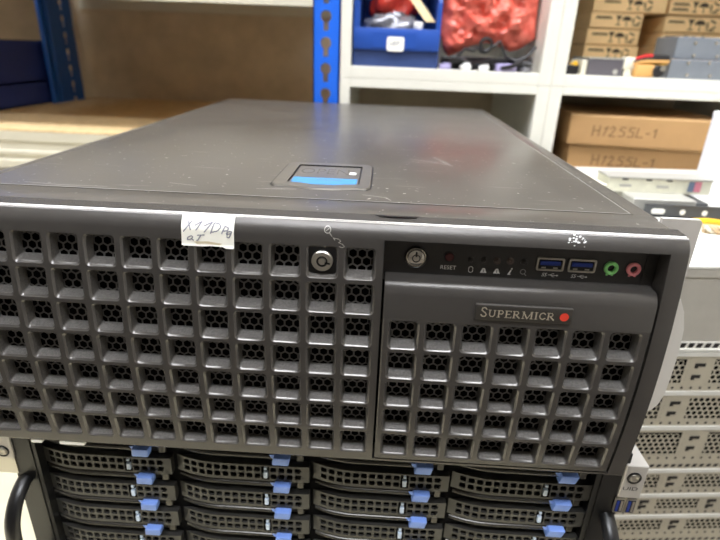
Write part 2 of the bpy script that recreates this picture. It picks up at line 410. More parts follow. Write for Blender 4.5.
for (ya, za), (yb, zb) in (((F, dzb+.04), (F+.03, dzb)), ((F+.03, dzb), (.7, dzb))):
    mb.poly([(dx0+.05, ya, za), (dx1-.05, ya, za), (dx1-.05, yb, zb), (dx0+.05, yb, zb)])
mb.warp(warp)
dr = build('drive_door', mb, ['door', 'bezel_lip_glint', 'pocket'], srv, SO, angle=28)
mb = MB(); hexsheet(mb, 10.24, 17.05, -6.85, -1.9, .25, .8, .37); mb.warp(warp)
build('mesh_screen', mb, ['hex'], dr, None, smooth=False).data.transform(Matrix.Translation((-SO[0]*S, -SO[1]*S, -SO[2]*S)))
# name plate with serif lettering
def badge():
    mb = MB(); tilt = bul(-1.5)+F
    x0, x1, z0, z1 = 12.52, 15.1, -1.745, -1.275
    fy = lambda z: bul(z)+F
    mb.rbox(x0, x1, fy(-1.5)-.09, fy(-1.5)+.03, z0, z1, .035, 2, 0)
    f = lambda u, v: (x0+.13+(u-.13)*.925, fy(-1.5)-.093, z0+v)
    def serif(pts, w=.036):
        mb.stroke(pts, w, f, 1)
    u = .17; base = .12; cap = .25
    def bar(x, y, l=.06): mb.stroke([(x-l, y), (x+l, y)], .016, f, 1)
    def S_(x, h):
        w_ = h*.3
        P = [(x+w_*.9, base+h*.82), (x+w_*.3, base+h), (x-w_*.6, base+h*.93), (x-w_*.8, base+h*.7), (x-w_*.2, base+h*.55), (x+w_*.5, base+h*.42), (x+w_*.95, base+h*.22), (x+w_*.5, base+h*.03), (x-w_*.3, base), (x-w_, base+h*.2)]
        mb.stroke(P, .032, f, 1)
    def V(x, h, w=.04): mb.stroke([(x, base), (x, base+h)], w, f, 1); bar(x, base, .045); bar(x, base+h, .045)
    h = .2
    S_(u+.07, .27); x = u+.24
    mb.stroke([(x, base+h), (x, base+.06), (x+.04, base+.01), (x+.1, base+.01), (x+.14, base+.06), (x+.14, base+h)], .03, f, 1); bar(x, base+h, .04); bar(x+.14, base+h, .035)
    def P_(x): V(x, h); mb.stroke([(x, base+h), (x+.09, base+h), (x+.125, base+h*.76), (x+.09, base+h*.5), (x, base+h*.5)], .024, f, 1)
    def E_(x): V(x, h); mb.stroke([(x, base+h), (x+.13, base+h), (x+.13, base+h*.84)], .02, f, 1); mb.stroke([(x, base+h*.52), (x+.1, base+h*.52)], .02, f, 1); mb.stroke([(x, base), (x+.14, base), (x+.14, base+.035)], .02, f, 1)
    def R_(x): P_(x); mb.stroke([(x+.05, base+h*.5), (x+.16, base)], .036, f, 1)
    P_(x+.26); E_(x+.48); R_(x+.7)
    x2 = x+.96
    mb.stroke([(x2, base), (x2, base+h)], .022, f, 1); mb.stroke([(x2, base+h), (x2+.12, base)], .036, f, 1); mb.stroke([(x2+.12, base), (x2+.24, base+h)], .022, f, 1); mb.stroke([(x2+.24, base+h), (x2+.24, base)], .04, f, 1)
    bar(x2, base, .04); bar(x2+.24, base, .045); bar(x2, base+h, .04); bar(x2+.24, base+h, .04)
    V(x2+.37, h)
    xc = x2+.47; mb.stroke([(xc+.16, base+h*.78), (xc+.1, base+h), (xc+.03, base+h*.85), (xc, base+h*.5), (xc+.03, base+h*.15), (xc+.1, base), (xc+.16, base+h*.2)], .03, f, 1)
    R_(xc+.25)
    d = lambda u, v: (u, fy(-1.5)-.1, v)
    mb.disc(x0+2.36, z0+.225, .12, d, 24, 2)
    return mb
b_ = build('name_plate', badge(), ['badge', 'badge_letter', 'red'], dr); b_.data.transform(Matrix.Translation((-SO[0]*S, -SO[1]*S, -SO[2]*S)))
# control panel
PY = .74
mb = MB()
mb.box(DX0+.02, DX1-.02, PY, PY+.1, -1.05, OZ+.04, 0)
mb.box(DX1-.33, DX1-.28, PY-.03, PY+.02, -.9, OZ, 0)
pf = lambda u, v: (u, PY-.006, v)
mb.text('RESET', .165, lambda u, v: pf(11.79+u, -.59+v), 1)
x, z = 12.41, -.61                                   # drive symbol
mb.stroke([(x-.055, z-.06), (x-.055, z+.06), (x, z+.09), (x+.055, z+.06), (x+.055, z-.06), (x, z-.09), (x-.055, z-.06)], .016, pf, 1)
for x in (12.76, 13.12):                             # network symbols
    mb.poly([pf(x-.09, -.69), pf(x+.09, -.69), pf(x+.03, -.55), pf(x-.03, -.55)], 1)
    mb.stroke([(x, -.66), (x, -.6)], .03, lambda u, v: (u, PY-.009, v), 2)
mb.stroke([(13.45, -.69), (13.5, -.58)], .04, pf, 1); mb.disc(13.52, -.53, .025, pf, 8, 1); mb.stroke([(13.43, -.7), (13.5, -.69)], .02, pf, 1)
mb.ring(13.83, -.6, .06, .078, pf, 16, 2); mb.stroke([(13.88, -.66), (13.93, -.71)], .02, pf, 2)
for x in (14.55, 15.34):                             # superspeed marks
    mb.text('SS', .15, lambda u, v: pf(x-.13+u+v*.25, -.655+v), 1)
    mb.stroke([(x-.03, -.65), (x+.2, -.66)], .016, pf, 1); mb.stroke([(x+.02, -.65), (x+.08, -.61), (x+.13, -.61)], .014, pf, 1); mb.stroke([(x+.05, -.655), (x+.1, -.7), (x+.14, -.7)], .014, pf, 1)
    mb.poly([pf(x+.2, -.63), pf(x+.25, -.66), pf(x+.2, -.69)], 1)
def sub(name, mb, mats, par, label=None, **k):
    o = build(name, mb, mats, par, **k); o.data.transform(Matrix.Translation((-SO[0]*S, -SO[1]*S, -SO[2]*S)))
    if label: o['label'] = label
    return o
pan = build('control_panel', mb, ['panel', 'white', 'dim_white'], srv, SO)
mb = MB(); c = (10.89, PY, -.32)
mb.lathe(c, (0, -1, 0), [(0, .31), (.06, .31), (.09, .29), (.07, .27)], 32, 0)
mb.lathe(c, (0, -1, 0), [(.07, .27), (.05, .255), (.1, .22), (.13, .12), (.13, .0001)], 32, 1)
f = lambda u, v: (c[0]+u, c[1]-.136, c[2]+v)
mb.ring(0, 0, .09, .115, f, 20, 0); mb.stroke([(0, .06), (0, .17)], .05, f, 0)
sub('power_button', mb, ['black', 'chrome'], pan, 'round chrome power button')
mb = MB(); c = (11.79, PY, -.27)
mb.lathe(c, (0, -1, 0), [(0, .15), (.03, .15), (.04, .13)], 20, 0); mb.lathe(c, (0, -1, 0), [(.04, .12), (.06, .1), (.065, .0001)], 20, 1)
mb.ring(c[0], c[2], .13, .15, lambda u, v: (u, PY-.042, v), 24, 0)
sub('reset_button', mb, ['black', 'dark_red'], pan, 'small dark red reset button')
for i, x in enumerate((12.39, 12.74, 13.09, 13.45, 13.82)):
    mb = MB(); c = (x, PY, -.33 + (.0, -.0, .01, .02, .01)[i])
    mb.lathe(c, (0, -1, 0), [(0, .1), (.02, .1), (.03, .08), (.02, .06), (.045, .045), (.05, .0001)], 16, 0)
    sub('indicator_light', mb, ['led' if i in (0, 1, 4) else 'led_dim'], pan)
for x in (14.52, 15.37):
    mb = MB(); z = -.33; w, h = .37, .19
    o_, i_ = rrect(x-w, x+w, z-h, z+h, .05, 2), rrect(x-w+.05, x+w-.05, z-h+.05, z+h-.05, .03, 2)
    N = len(o_)
    for k in range(N):
        a, b = k, (k+1) % N
        mb.poly([(o_[a][0], PY-.05, o_[a][1]), (o_[b][0], PY-.05, o_[b][1]), (i_[b][0], PY-.05, i_[b][1]), (i_[a][0], PY-.05, i_[a][1])], 0)
        mb.poly([(o_[a][0], PY-.05, o_[a][1]), (o_[b][0], PY-.05, o_[b][1]), (o_[b][0], PY, o_[b][1]), (o_[a][0], PY, o_[a][1])], 0)
        mb.poly([(i_[a][0], PY-.05, i_[a][1]), (i_[b][0], PY-.05, i_[b][1]), (i_[b][0], PY+.02, i_[b][1]), (i_[a][0], PY+.02, i_[a][1])], 0)
    mb.poly([(p[0], PY-.008, p[1]) for p in i_], 1)
    mb.box(x-.27, x+.27, PY-.055, PY-.01, z-.02, z+.09, 2)
    for s_ in (-.16, .16): mb.box(x+s_-.06, x+s_+.06, PY-.02, PY-.005, z-.13, z-.09, 0)
    sub('usb_port', mb, ['silver', 'black', 'blue_usb'], pan, 'silver USB port with a blue tongue')
for x, k in ((16.15, 'green_jack'), (16.75, 'pink_jack')):
    mb = MB(); c = (x, PY, -.35)
    mb.lathe(c, (0, -1, 0), [(0, .19), (.06, .19), (.09, .165), (.09, .13), (.07, .1), (-.0, .095)], 28, 0)
    mb.lathe(c, (0, -1, 0), [(.0, .095), (.005, .0001)], 20, 1)
    for s_ in (-.07, .07): mb.box(x+s_-.025, x+s_+.025, PY-.04, PY, -.57, -.53, 0)
    sub('audio_jack', mb, [k, 'black'], pan, ('green' if k[0] == 'g' else 'pink')+' round audio jack')
# chassis, covers
mb = MB(); mb.box(-2.6, 17.66, .98, 30.9, ZB, .62, 0); mb.box(-2.55, 17.6, .9, .98, -6.95, .5, 1)
build('chassis', mb, ['chassis', 'void'], srv, SO)
mb = MB()
mb.rbox(-2.35, 17.12, 2.24, 31.0, .62, .75, .03, 2, 0)
lidf = lambda u, v: (u, v, .754)
for P in (((9.3, 2.95), (10.0, 2.75), (10.15, 2.45)), ((3.2, 3.3), (4.1, 3.1)), ((-1.0, 2.6), (.2, 2.45), (1.6, 2.5))):
    mb.stroke(P, .03, lidf, 1)
for P in (((6.0, 3.1), (7.2, 3.25)), ((11, 9), (12.4, 8.2)), ((12, 9.6), (12.6, 7.9)), ((12.7, 9.1), (13.2, 8.9))): mb.stroke(P, .035, lidf, 1)
mb.poly([(-2.3, 2.25, .752), (17.07, 2.25, .752), (17.07, 2.285, .752), (-2.3, 2.285, .752)], 2)  # painted highlights along the lid's front and right edges
mb.poly([(17.05, 2.3, .752), (17.09, 2.3, .752), (17.09, 30, .752), (17.05, 30, .752)], 2)
build('top_cover', mb, ['lid', 'scuff', 'bezel_glint'], srv, SO)
mb = MB(); mb.rbox(-2.5, 17.6, 1.0, 2.2, .6, .745, .025, 2, 0)
sl = [(9.74, 1.17), (10.88, 1.17), (10.8, 1.02), (10.3, .97+.03), (9.85, 1.02)]
build('cover_front_strip', mb, ['lid'], srv, SO)
mb = MB(); mb.poly([(u, v, .7575) for u, v in [(9.72, .93), (10.9, .93), (10.78, .82), (10.3, .79), (9.86, .82)]], 0)
build('lid_slot', mb, ['black'], srv, SO)['label'] = 'small dark slot behind the bezel edge'
for xa, xb in ((17.17, 17.72), (-2.68, -2.4)):
    mb = MB(); mb.rbox(xa, xb, 1.9, 31.0, .45, .735, .05, 2, 0)
    build('side_rail', mb, ['lid'], srv, SO)
# cover latch
lat = MB(); mb = lat
out = [(6.5, 7.15), (9.35, 7.2), (9.5, 6.9), (9.5, 3.75), (9.38, 3.5), (9.0, 3.5), (8.7, 3.42), (8.3, 3.28), (7.6, 3.28), (7.2, 3.42), (6.9, 3.52), (6.45, 3.55), (6.32, 3.8), (6.35, 6.9)]
inn = [(6.85, 6.75), (9.1, 6.78), (9.14, 6.7), (9.14, 4.1), (9.1, 4.02), (8.9, 4.0), (8.7, 3.95), (8.3, 3.78), (7.6, 3.78), (7.2, 3.95), (7.0, 4.0), (6.82, 4.02), (6.78, 4.1), (6.8, 6.7)]
n = len(out)
def sc_(P, k, cx=7.95, cy=5.3): return [(cx+(x-cx)*k, cy+(y-cy)*k) for x, y in P]
mb.poly([(x, y, .752) for x, y in sc_(out, 1.03)], 2)
o2 = sc_(out, .985)
for k in range(n):
    a, b = k, (k+1) % n
    mb.poly([(*out[a], .753), (*out[b], .753), (*o2[b], .80), (*o2[a], .80)], 0)
    mb.poly([(*o2[a], .80), (*o2[b], .80), (*inn[b], .80), (*inn[a], .80)], 0)
    mb.poly([(*inn[a], .80), (*inn[b], .80), (*inn[b], .757), (*inn[a], .757)], 2)
build('cover_latch', mb, ['latch_plate', 'latch_blue', 'black'], srv, SO)
mb = MB()
mb.poly([(x, y, .768) for x, y in sc_(inn, .95, 7.96, 5.3)], 0)
bl = [(6.88, 4.85), (9.04, 4.85), (9.04, 4.12), (8.7, 4.08), (8.3, 3.92), (7.6, 3.92), (7.2, 4.08), (6.88, 4.14)]
mb.poly([(x, y, .772) for x, y in bl], 1)
mb.text('OPEN', 1.15, lambda u, v: (7.85+u*.6, 5.8+v, .773), 2)
mb.box(8.72, 8.95, 5.5, 5.85, .77, .775, 3)
mb.stroke([(7.7, 4.55), (8.5, 4.55)], .05, lambda u, v: (u, v, .775), 2)
build('latch_label', mb, ['latch_plate', 'latch_blue', 'worn_print', 'white'], srv, SO)['label'] = 'grey latch plate with a light blue strip'
# rack ears
for sgn, cx in ((1, 17.7), (-1, -2.6)):
    mb = MB(); g = lambda u, v: (cx+sgn*u, 1.6, v); g2 = lambda u, v: (cx+sgn*u, 1.75, v)
    mb.prism([(-.05, .85), (.98, .85), (1.04, .78), (1.04, ZB+.1), (-.05, ZB+.1)], g, g2)
    ear = build('rack_ear', mb, ['ear'], srv, SO)
    mb = MB(); pth = []
    prf = [(1.0, 0, -1.5), (1.2, -.0, -1.9), (1.36, 0, -2.5), (1.42, 0, -3.2), (1.42, 0, -4.2), (1.4, 0, -4.8), (1.3, 0, -5.2), (1.15, 0, -5.42), (1.0, 0, -5.5)]
    mb.prism([(.9, -1.5)]+[(a, b) for a, _, b in prf]+[(.9, -5.5)], lambda u, v: (cx+sgn*u, 1.45, v), lambda u, v: (cx+sgn*u, 1.9, v))
    sub('ear_grip', mb, ['handle_white'], ear, 'white rounded grip')
# paper label
mb = MB(); x0, x1, zt, zb = 4.64, 6.04, .70, -.15
def lb(u, v):
    z = zt-(zt-zb)*v; zz = min(z, .66)
    return (x0+(x1-x0)*u-.0, bul(zz)-.02-(.015 if v > .9 else 0), z-.0*u)
nb = [.9*k/24 for k in range(25)]
for a, b in zip(nb, nb[1:]): mb.poly([lb(.0, a), lb(1, a), lb(1, b), lb(0, b)], 0)
mb.poly([lb(0, .9), lb(1, .9), lb(1, .985), lb(.97, 1.0), lb(.84, .995), lb(.78, .95), lb(.55, .935), lb(.45, .955), lb(.04, .96), lb(0, .94)], 0)
ink = lambda u, v: (lambda p: (p[0], p[1]-.014, p[2]))(lb(u, .05+v*.93))
def hw(P, w=.011):
    Q = [((x-98)/482, (y-100)/330) for x, y in P]
    Q2 = [(a[0]+(b[0]-a[0])*k/6, a[1]+(b[1]-a[1])*k/6) for a, b in zip(Q, Q[1:]) for k in range(6)]+[Q[-1]]
    for (ax, ay), (bx, by) in zip(Q2, Q2[1:]):
        dx, dy = (bx-ax)*1.4, (by-ay)*.92; l = math.hypot(dx, dy) or 1e-6; nx, ny = -dy/l*w, dx/l*w
        mb.poly([ink(ax+nx, ay+ny*1.5), ink(ax-nx, ay-ny*1.5), ink(bx-nx, by-ny*1.5), ink(bx+nx, by+ny*1.5)], 1)
for P in ([(160, 148), (185, 248)], [(197, 150), (118, 268)], [(225, 197), (290, 152), (232, 250)], [(308, 197), (385, 156), (308, 266)],
          [(402, 160), (366, 278)], [(402, 162), (448, 170), (462, 202), (430, 245), (376, 262)], [(502, 185), (468, 275)], [(495, 190), (532, 205), (525, 235), (484, 242)],
          [(548, 240), (518, 252), (522, 276), (552, 266), (562, 246), (545, 238)], [(556, 262), (535, 316), (512, 302)], [(512, 262), (520, 290)],
          [(190, 310), (158, 330), (152, 356), (182, 354), (206, 322), (190, 310)], [(186, 336), (212, 362)], [(243, 302), (312, 294)], [(278, 300), (246, 362), (234, 358)]): hw(P)
mb.poly([ink(.22, .83), ink(.5, .80), ink(.78, .86), ink(.72, .91), ink(.45, .88), ink(.3, .9)], 2)
build('paper_label', mb, ['label', 'ink', 'tape'], srv, SO)['label'] = 'white paper label with pen handwriting'

# ------------------------------------------------------------------ lower drive server
LO = (7.9, 16, TABLE)
low = thing('storage_server', LO, 'black server full of perforated drive trays with blue tabs, underneath the grey server', 'server')
LY = 1.3
mb = MB(); mb.box(-1.9, 17.75, LY+.75, 30, TABLE, -7.2, 0); mb.box(-1.83, 17.7, LY+.3, LY+.75, TABLE+.1, -7.25, 1)
mb.box(-1.9, 17.75, LY+.1, LY+.75, -7.25, -7.2, 0)
build('chassis', mb, ['chassis', 'void'], low, LO)
CW, CP, RPz = 4.76, 4.88, 1.255
def cy(u):
    a = max(0, (.32-u)/.32); b = max(0, (u-.8)/.2)
    return LY+.3*a*a+.04*b*b
def caddy(i, j, proto):
    pass
cx0 = -1.78; cz0 = -7.36
def mk_caddy():
    """first tray: local origin at its left top front corner"""
    H = 1.17
    mb = MB(); nx = 15; hx0, hp = .24, .284
    z1, z2, z3 = -.04, -.335, -.63
    def fr(x0, x1, za, zb): mb.poly([(x0, 0, za), (x1, 0, za), (x1, 0, zb), (x0, 0, zb)])
    for k in range(nx):
        X0 = hx0+k*hp; X1 = X0+hp
        if k == 10:
            continue
        for (zt, zb) in ((z1, z2), (z2, z3)):
            cell(mb, X0, X1, zb, zt, [(X0+.035, X1-.035, zb+.045, zt-.04, .035, 0), (X0+.045, X1-.045, zb+.055, zt-.048, .02, .08)], 1)
    xe = hx0+nx*hp
    for k in range(8):
        a, b = hx0*k/8, hx0*(k+1)/8; fr(a, b, z1, z3)
        a, b = xe+(CW-xe)*k/8, xe+(CW-xe)*(k+1)/8; fr(a, b, z1, z3)
    for k in range(32): a, b = CW*k/32, CW*(k+1)/32; fr(a, b, 0, z1); fr(a, b, z3, -.70)
    # small marks beside the grid
    for (a, b) in ((4.46, -.18), (4.46, -.42), (4.38, -.25), (4.38, -.5)): mb.poly([(a-.03, -.004, b-.04), (a+.03, -.004, b-.04), (a+.03, -.004, b+.04), (a-.03, -.004, b+.04)], 1)
    # return edges
    for k in range(32):
        a, b = CW*k/32, CW*(k+1)/32
        mb.poly([(a, 0, 0), (b, 0, 0), (b, .6, 0), (a, .6, 0)]); mb.poly([(a, 0, -.70), (b, 0, -.70), (b, .28, -.72), (a, .28, -.72)])
        mb.poly([(a, .28, -.72), (b, .28, -.72), (b, .28, -H), (a, .28, -H)]); mb.poly([(a, .28, -H), (b, .28, -H), (b, .6, -H), (a, .6, -H)])
    for x in (0, CW): mb.poly([(x, 0, 0), (x, .6, 0), (x, .6, -H), (x, .28, -H), (x, .28, -.7), (x, 0, -.7)])
    bend = lambda x, y, z: (x, y+cy(x/CW)-LY, z)
    mb.warp(bend)
    mb.mesh(*([[bend(*p) for p in ((.1, .16, -.03), (CW-.1, .16, -.03), (CW-.1, .16, -.66), (.1, .16, -.66))]], [(0, 1, 2, 3)]), 1) if False else None
    for k in range(24):
        a, b = .05+(CW-.1)*k/24, .05+(CW-.1)*(k+1)/24
        mb.poly([bend(a, .13, -.02), bend(b, .13, -.02), bend(b, .13, -.68), bend(a, .13, -.68)], 2)
    root = build('drive_caddy', mb, ['tray', 'void', 'void'], low)
    # lever bar
    mb = MB(); pr = [(.27, -.74), (.06, -.76), (.0, -.80), (-.02, -.86), (.0, -.92), (.1, -.98), (.2, -1.03), (.27, -1.05)]
    xs = [.08+(3.9-.08)*k/30 for k in range(31)]
    for a, b in zip(xs, xs[1:]):
        for (ya, za), (yb, zb) in zip(pr, pr[1:]): mb.poly([bend(a, ya, za), bend(b, ya, za), bend(b, yb, zb), bend(a, yb, zb)])
    for x in (xs[0], xs[-1]): mb.poly([bend(x, *p) for p in pr])
    mb.rbox(4.3, 4.55, .12, .3, -1.12, -.78, .03, 1, 0, lambda v: Vector(bend(*v)))
    build('release_lever', mb, ['lever'], root)
    mb = MB()
    mb.rbox(3.52, 4.1, -.2, .16, -1.08, -.68, .05, 2, 0, lambda v: Vector((v.x+(v.z+.9)*.16, v.y-.05-(v.z+.68)*.2, v.z)))
    mb.poly([(3.38, -.02, -.74), (3.56, -.05, -.70), (3.56, -.05, -.9), (3.44, -.02, -.86)], 0)
    build('release_tab', mb, ['tab'], root)['label'] = 'light blue release tab'
    mb = MB(); xk = hx0+10*hp
    mb.rbox(xk+.07, xk+hp-.07, cy(.6)-LY-.02, .12, -.58, -.3, .02, 1, 0); mb.rbox(xk+.09, xk+hp-.09, cy(.6)-LY-.01, .12, -.2, -.1, .02, 1, 0)
    build('status_light', mb, ['lightpipe'], root)['label'] = 'white light pipe'
    return root
proto = None
for j in range(6):
    for i in range(4):
        if proto is None: r = proto = mk_caddy()
        else: r = dup(proto, parent=low)
        r.location = Vector(((cx0+i*CP-LO[0])*S, (LY-LO[1])*S, (cz0-j*RPz-LO[2])*S))
# side frames, handles, ears
for sg in (-1, 1):
    X = lambda u: 7.93+sg*u
    def bx(mb, a, b, *r, mi=0): a, b = X(a), X(b); mb.box(min(a, b), max(a, b), *r, mi)
    mb = MB(); bx(mb, 9.75, 10.75, LY+.1, LY+.9, TABLE+.05, -7.22); bx(mb, 9.68, 9.8, LY-.05, LY+.4, TABLE+.05, -7.22); bx(mb, 9.95, 10.0, LY+.05, LY+.2, TABLE+.05, -7.22)
    fr = build('side_frame', mb, ['black'], low, LO)
    mb = MB(); hx = X(10.5)
    P = [(hx, LY+.3, -10.0), (hx, LY-.05, -10.1), (hx, LY-.55, -10.4), (hx, LY-.95, -10.95), (hx, LY-1.1, -11.6), (hx, LY-1.1, -13.1), (hx, LY-.95, -13.7), (hx, LY-.5, -14.15), (hx, LY+.3, -14.5)]
    # smooth
    Q = []
    for a, b in zip(P, P[1:]):
        for k in range(3): t = k/3; Q.append(tuple(a[m]*(1-t)+b[m]*t for m in range(3)))
    Q.append(P[-1])
    for _ in range(2): Q = [Q[0]]+[tuple((Q[k-1][m]+2*Q[k][m]+Q[k+1][m])/4 for m in range(3)) for k in range(1, len(Q)-1)]+[Q[-1]]
    mb.tube(Q, [(.27, .2)]*len(Q), 14, 0, True, flat=(1, 0, 0))
    build('pull_handle', mb, ['black'], low, LO)
    mb = MB(); a, b = sorted((X(10.62), X(11.36)))
    zt = -7.62; zl = -9.05
    mb.rbox(a, b, LY, LY+2.2, zl, zt, .03, 1, 0)
    ear = build('ear_block', mb, ['ear_block'], low, LO)
    def sub2(name, mb, mats, par, label=None):
        o = build(name, mb, mats, par); o.data.transform(Matrix.Translation((-LO[0]*S, -LO[1]*S, -LO[2]*S)))
        if label: o['label'] = label
        return o
    mb = MB(); a2, b2 = a+.02, b-.02
    mb.box(a2, b2, LY+.05, LY+2, -9.75, zl, 0)
    o = sub2('port_block', mb, ['silver'], ear)
    mb = MB(); c = (X(10.96), LY, -8.14 if sg > 0 else -9.05+.35)
    mb.lathe(c, (0, -1, 0), [(0, .24), (.03, .24), (.04, .21), (.03, .19), (-.0, .18)], 24, 0); mb.lathe(c, (0, -1, 0), [(.0, .17), (.04, .15), (.05, .11), (.03, .08), (.03, .0001)], 24, 1)
    sub2('round_button', mb, ['black', 'silver'], ear)
    if sg > 0:
        mb = MB(); mb.text('UID', .27, lambda u, v: (18.87+u*1.15, LY-.006, -8.62+v*.8), 0); sub2('button_lettering', mb, ['black'], ear)
        for xx in (18.66, 19.05):
            mb = MB(); mb.box(xx-.16, xx+.16, LY-.03, LY+.05, -9.7, -9.08, 0)
            mb.box(xx-.13, xx+.13, LY-.035, LY+.03, -9.66, -9.12, 1); mb.box(xx-.11, xx-.03, LY-.06, LY, -9.62, -9.16, 2); mb.box(xx+.03, xx+.1, LY-.05, LY, -9.62, -9.16, 0)
            sub2('usb_port', mb, ['silver', 'black', 'blue_usb'], ear, 'upright USB port with a blue tongue')
# paper slips squeezed between the two servers
for x0_, w_, lb_ in ((-.12, .82, 'small cream foam slip under the bezel bottom edge, right one'), (-1.06, .36, 'small cream foam slip under the bezel bottom edge, at the left frame')):
    mb = MB(); mb.rbox(0, w_, 0, .6, 0, .13, .02, 1)
    single('foam_slip', mb, ['label'], (x0_, .3, ZB-.14), lb_, 'foam', None)
# ------------------------------------------------------------------ stack of pale servers on the right
TH = .1; SX, SY = 22.85, 8.55
STACK_GROUND = -23.72
def sw(lx, ly): return (SX+lx*math.cos(TH)-ly*math.sin(TH), SY+lx*math.sin(TH)+ly*math.cos(TH))
SWID, SDEP = 20.5, 20.5
def frect(mb, x0, x1, z0, z1, y=0, mi=0): mb.poly([(x0, y, z0), (x1, y, z0), (x1, y, z1), (x0, y, z1)], mi)
def slim(ztop, zbot, off, stripz, label, dots=True):
    H = ztop-zbot-.02
    t = thing('slim_server', (SX, SY, zbot), label, 'server', 'pale steel servers stacked beside the big server', TH)
    mb = MB(); mb.box(0, SWID, .12, SDEP, 0, H-.12, 0); mb.box(.05, SWID-.05, .09, .12, .05, H-.15, 1)
    build('case', mb, ['steel', 'void'], t)
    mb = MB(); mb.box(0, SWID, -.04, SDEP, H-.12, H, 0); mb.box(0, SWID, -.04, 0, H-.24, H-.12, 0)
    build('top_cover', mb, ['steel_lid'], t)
    mb = MB()
    zb0 = .34+(.55 if stripz else 0); zt0 = H-.3
    frect(mb, 0, SWID, 0, zb0); frect(mb, 0, SWID, zt0, H-.12)
    x = -1.5+off
    p = .30; R = p/math.sqrt(3)
    segs = []
    while x < SWID:
        a, b = max(0, x), min(SWID, x+2.7)
        if b > a+.5: segs.append((a, b))
        x += 3.75
    prev = 0
    for a, b in segs:
        frect(mb, prev, a, zb0, zt0)
        nx = int((b-a-.1)/p); 
        mb2x0 = a+p/2; 
        row = 0; z = zb0+R
        while z < zt0-R*.5:
            for k in range(nx):
                xx = mb2x0+k*p+(p/2 if row % 2 else 0)
                o = [(xx+R*math.sin(math.pi/3*q), 0, z+R*math.cos(math.pi/3*q)) for q in range(6)]
                i_ = [(xx+R*.7*math.sin(math.pi/3*q), 0, z+R*.7*math.cos(math.pi/3*q)) for q in range(6)]
                for q in range(6): mb.poly([o[q], o[(q+1) % 6], i_[(q+1) % 6], i_[q]], 0)
            z += R*1.5; row += 1
        fa, fb = a, b
        # margins around the perforated field
        frect(mb, fa, fa+p*.55, zb0, zt0, .004); frect(mb, fa+p*.5+nx*p-.02, fb, zb0, zt0, .004); frect(mb, fa, fb, zb0, zb0+R*.6, .004); frect(mb, fa, fb, zt0-R*.6, zt0, .004)
        prev = b
    frect(mb, prev, SWID, zb0, zt0)
    for a, b in segs:                                   # dark latch cut-outs between the fields
        xx = b+.28
        if xx < SWID-.8:
            for dz, w_ in ((.72, .5), (.3, .42)):
                z = zb0+(zt0-zb0)*dz; mb.box(xx, xx+w_, -.03, .02, z-.07, z+.1, 1); mb.box(xx, xx+.16, -.035, .02, z-.16, z, 1)
    if dots:
        k = .4
        while k < SWID-.3:
            mb.poly([(k+.075*math.cos(q), -.005, zb0-.17+.075*math.sin(q)) for q in [math.pi/4*s_ for s_ in range(8)]], 1); k += .46
    if stripz:
        k = .3
        while k < SWID-.3:
            mb.poly([(k, -.005, .12), (k+.22, -.005, .12), (k+.3, -.005, .3), (k+.08, -.005, .3)], 1); k += .38
    build('rear_panel', mb, ['steel', 'black'], t, smooth=False)
    return t
units = [(-7.4, -9.58, .6, 0, 'pale steel slim server directly under the plain grey server of the right-hand stack'),
         (-9.58, -11.66, 0., 0, 'pale steel slim server, second below the plain grey server in the right-hand stack'),
         (-11.66, -14.42, 1.6, 1, 'pale steel server with slotted lower strip, third below the plain grey one'),
         (-14.42, -16.12, 1.2, 0, 'pale steel slim server in the stack beside the round UID button'),
         (-16.12, -17.62, .1, 0, 'pale steel slim server in the stack beside the two upright USB ports'),
         (-17.62, -19.72, 2.2, 1, 'pale steel slotted server at the foot of the picture, lowest in view of the stack'),
         (-19.72, STACK_GROUND, 0.9, 1, 'pale steel server at the very bottom of the stack')]
for zt, zb, off, st, lbq in units: slim(zt, zb, off, st, lbq)
big = thing('plain_server', (SX, SY, -7.4), 'plain grey steel server with a bright flat top, upper one in the right-hand stack', 'server', None, TH)
mb = MB(); mb.box(0, SWID, .03, SDEP, .02, 4.1, 0)
build('case', mb, ['steel_gray'], big)
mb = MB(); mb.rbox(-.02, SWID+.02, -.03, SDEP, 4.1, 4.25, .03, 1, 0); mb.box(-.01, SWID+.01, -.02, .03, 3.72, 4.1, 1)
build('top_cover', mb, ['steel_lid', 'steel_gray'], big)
mb = MB(); mb.box(0, SWID, 0, .05, .02, .5, 0)
k = .2
while k < SWID-.4: mb.poly([(k, -.006, .2), (k+.26, -.006, .2), (k+.34, -.006, .44), (k+.08, -.006, .44)], 1); k += .4
mb.box(0, SWID, -.05, .03, .02, .14, 0)
build('vent_strip', mb, ['steel_lid', 'black'], big)
TOPZ = -7.4+4.25
# things lying on the stack
def lying(name, mb, mats, x, y, z, label, cat, rot=TH): return single(name, mb, mats, (x, y, z), label, cat, None, rot)
mb = MB(); L_ = 10
mb.box(0, L_, 0, .16, 0, .72, 0); mb.box(0, L_, 0, 1.1, 0, .1, 0)
for k, w_ in ((.35, .75), (1.9, .3), (3.1, .3), (4.2, .8), (6, .3), (7.4, .8)):
    mb.prism(rrect(k, k+w_, .2, .5, .13, 3), lambda u, v: (u, -.006, v), lambda u, v: (u, .01, v), 1)
lying('slide_rail', mb, ['rail_dark', 'steel_lid'], 24.5, 15.9, TOPZ, 'dark grey slide rail with pale slots lying on the stack', 'rail', 0.0)
mb = MB(); mb.rbox(0, 3.55, 0, 3.2, 0, .66, .04, 1, 0); mb.rbox(3.55, 4.5, .4, 3, .05, .45, .04, 1, 1); mb.box(-.02, 3.57, -.02, 0, .1, .2, 0)
lying('server_sled', mb, ['sled_gray', 'rail_dark'], 24.35, 17.1, TOPZ+.05, 'light grey metal server sled behind the slide rail', 'server sled', .0)
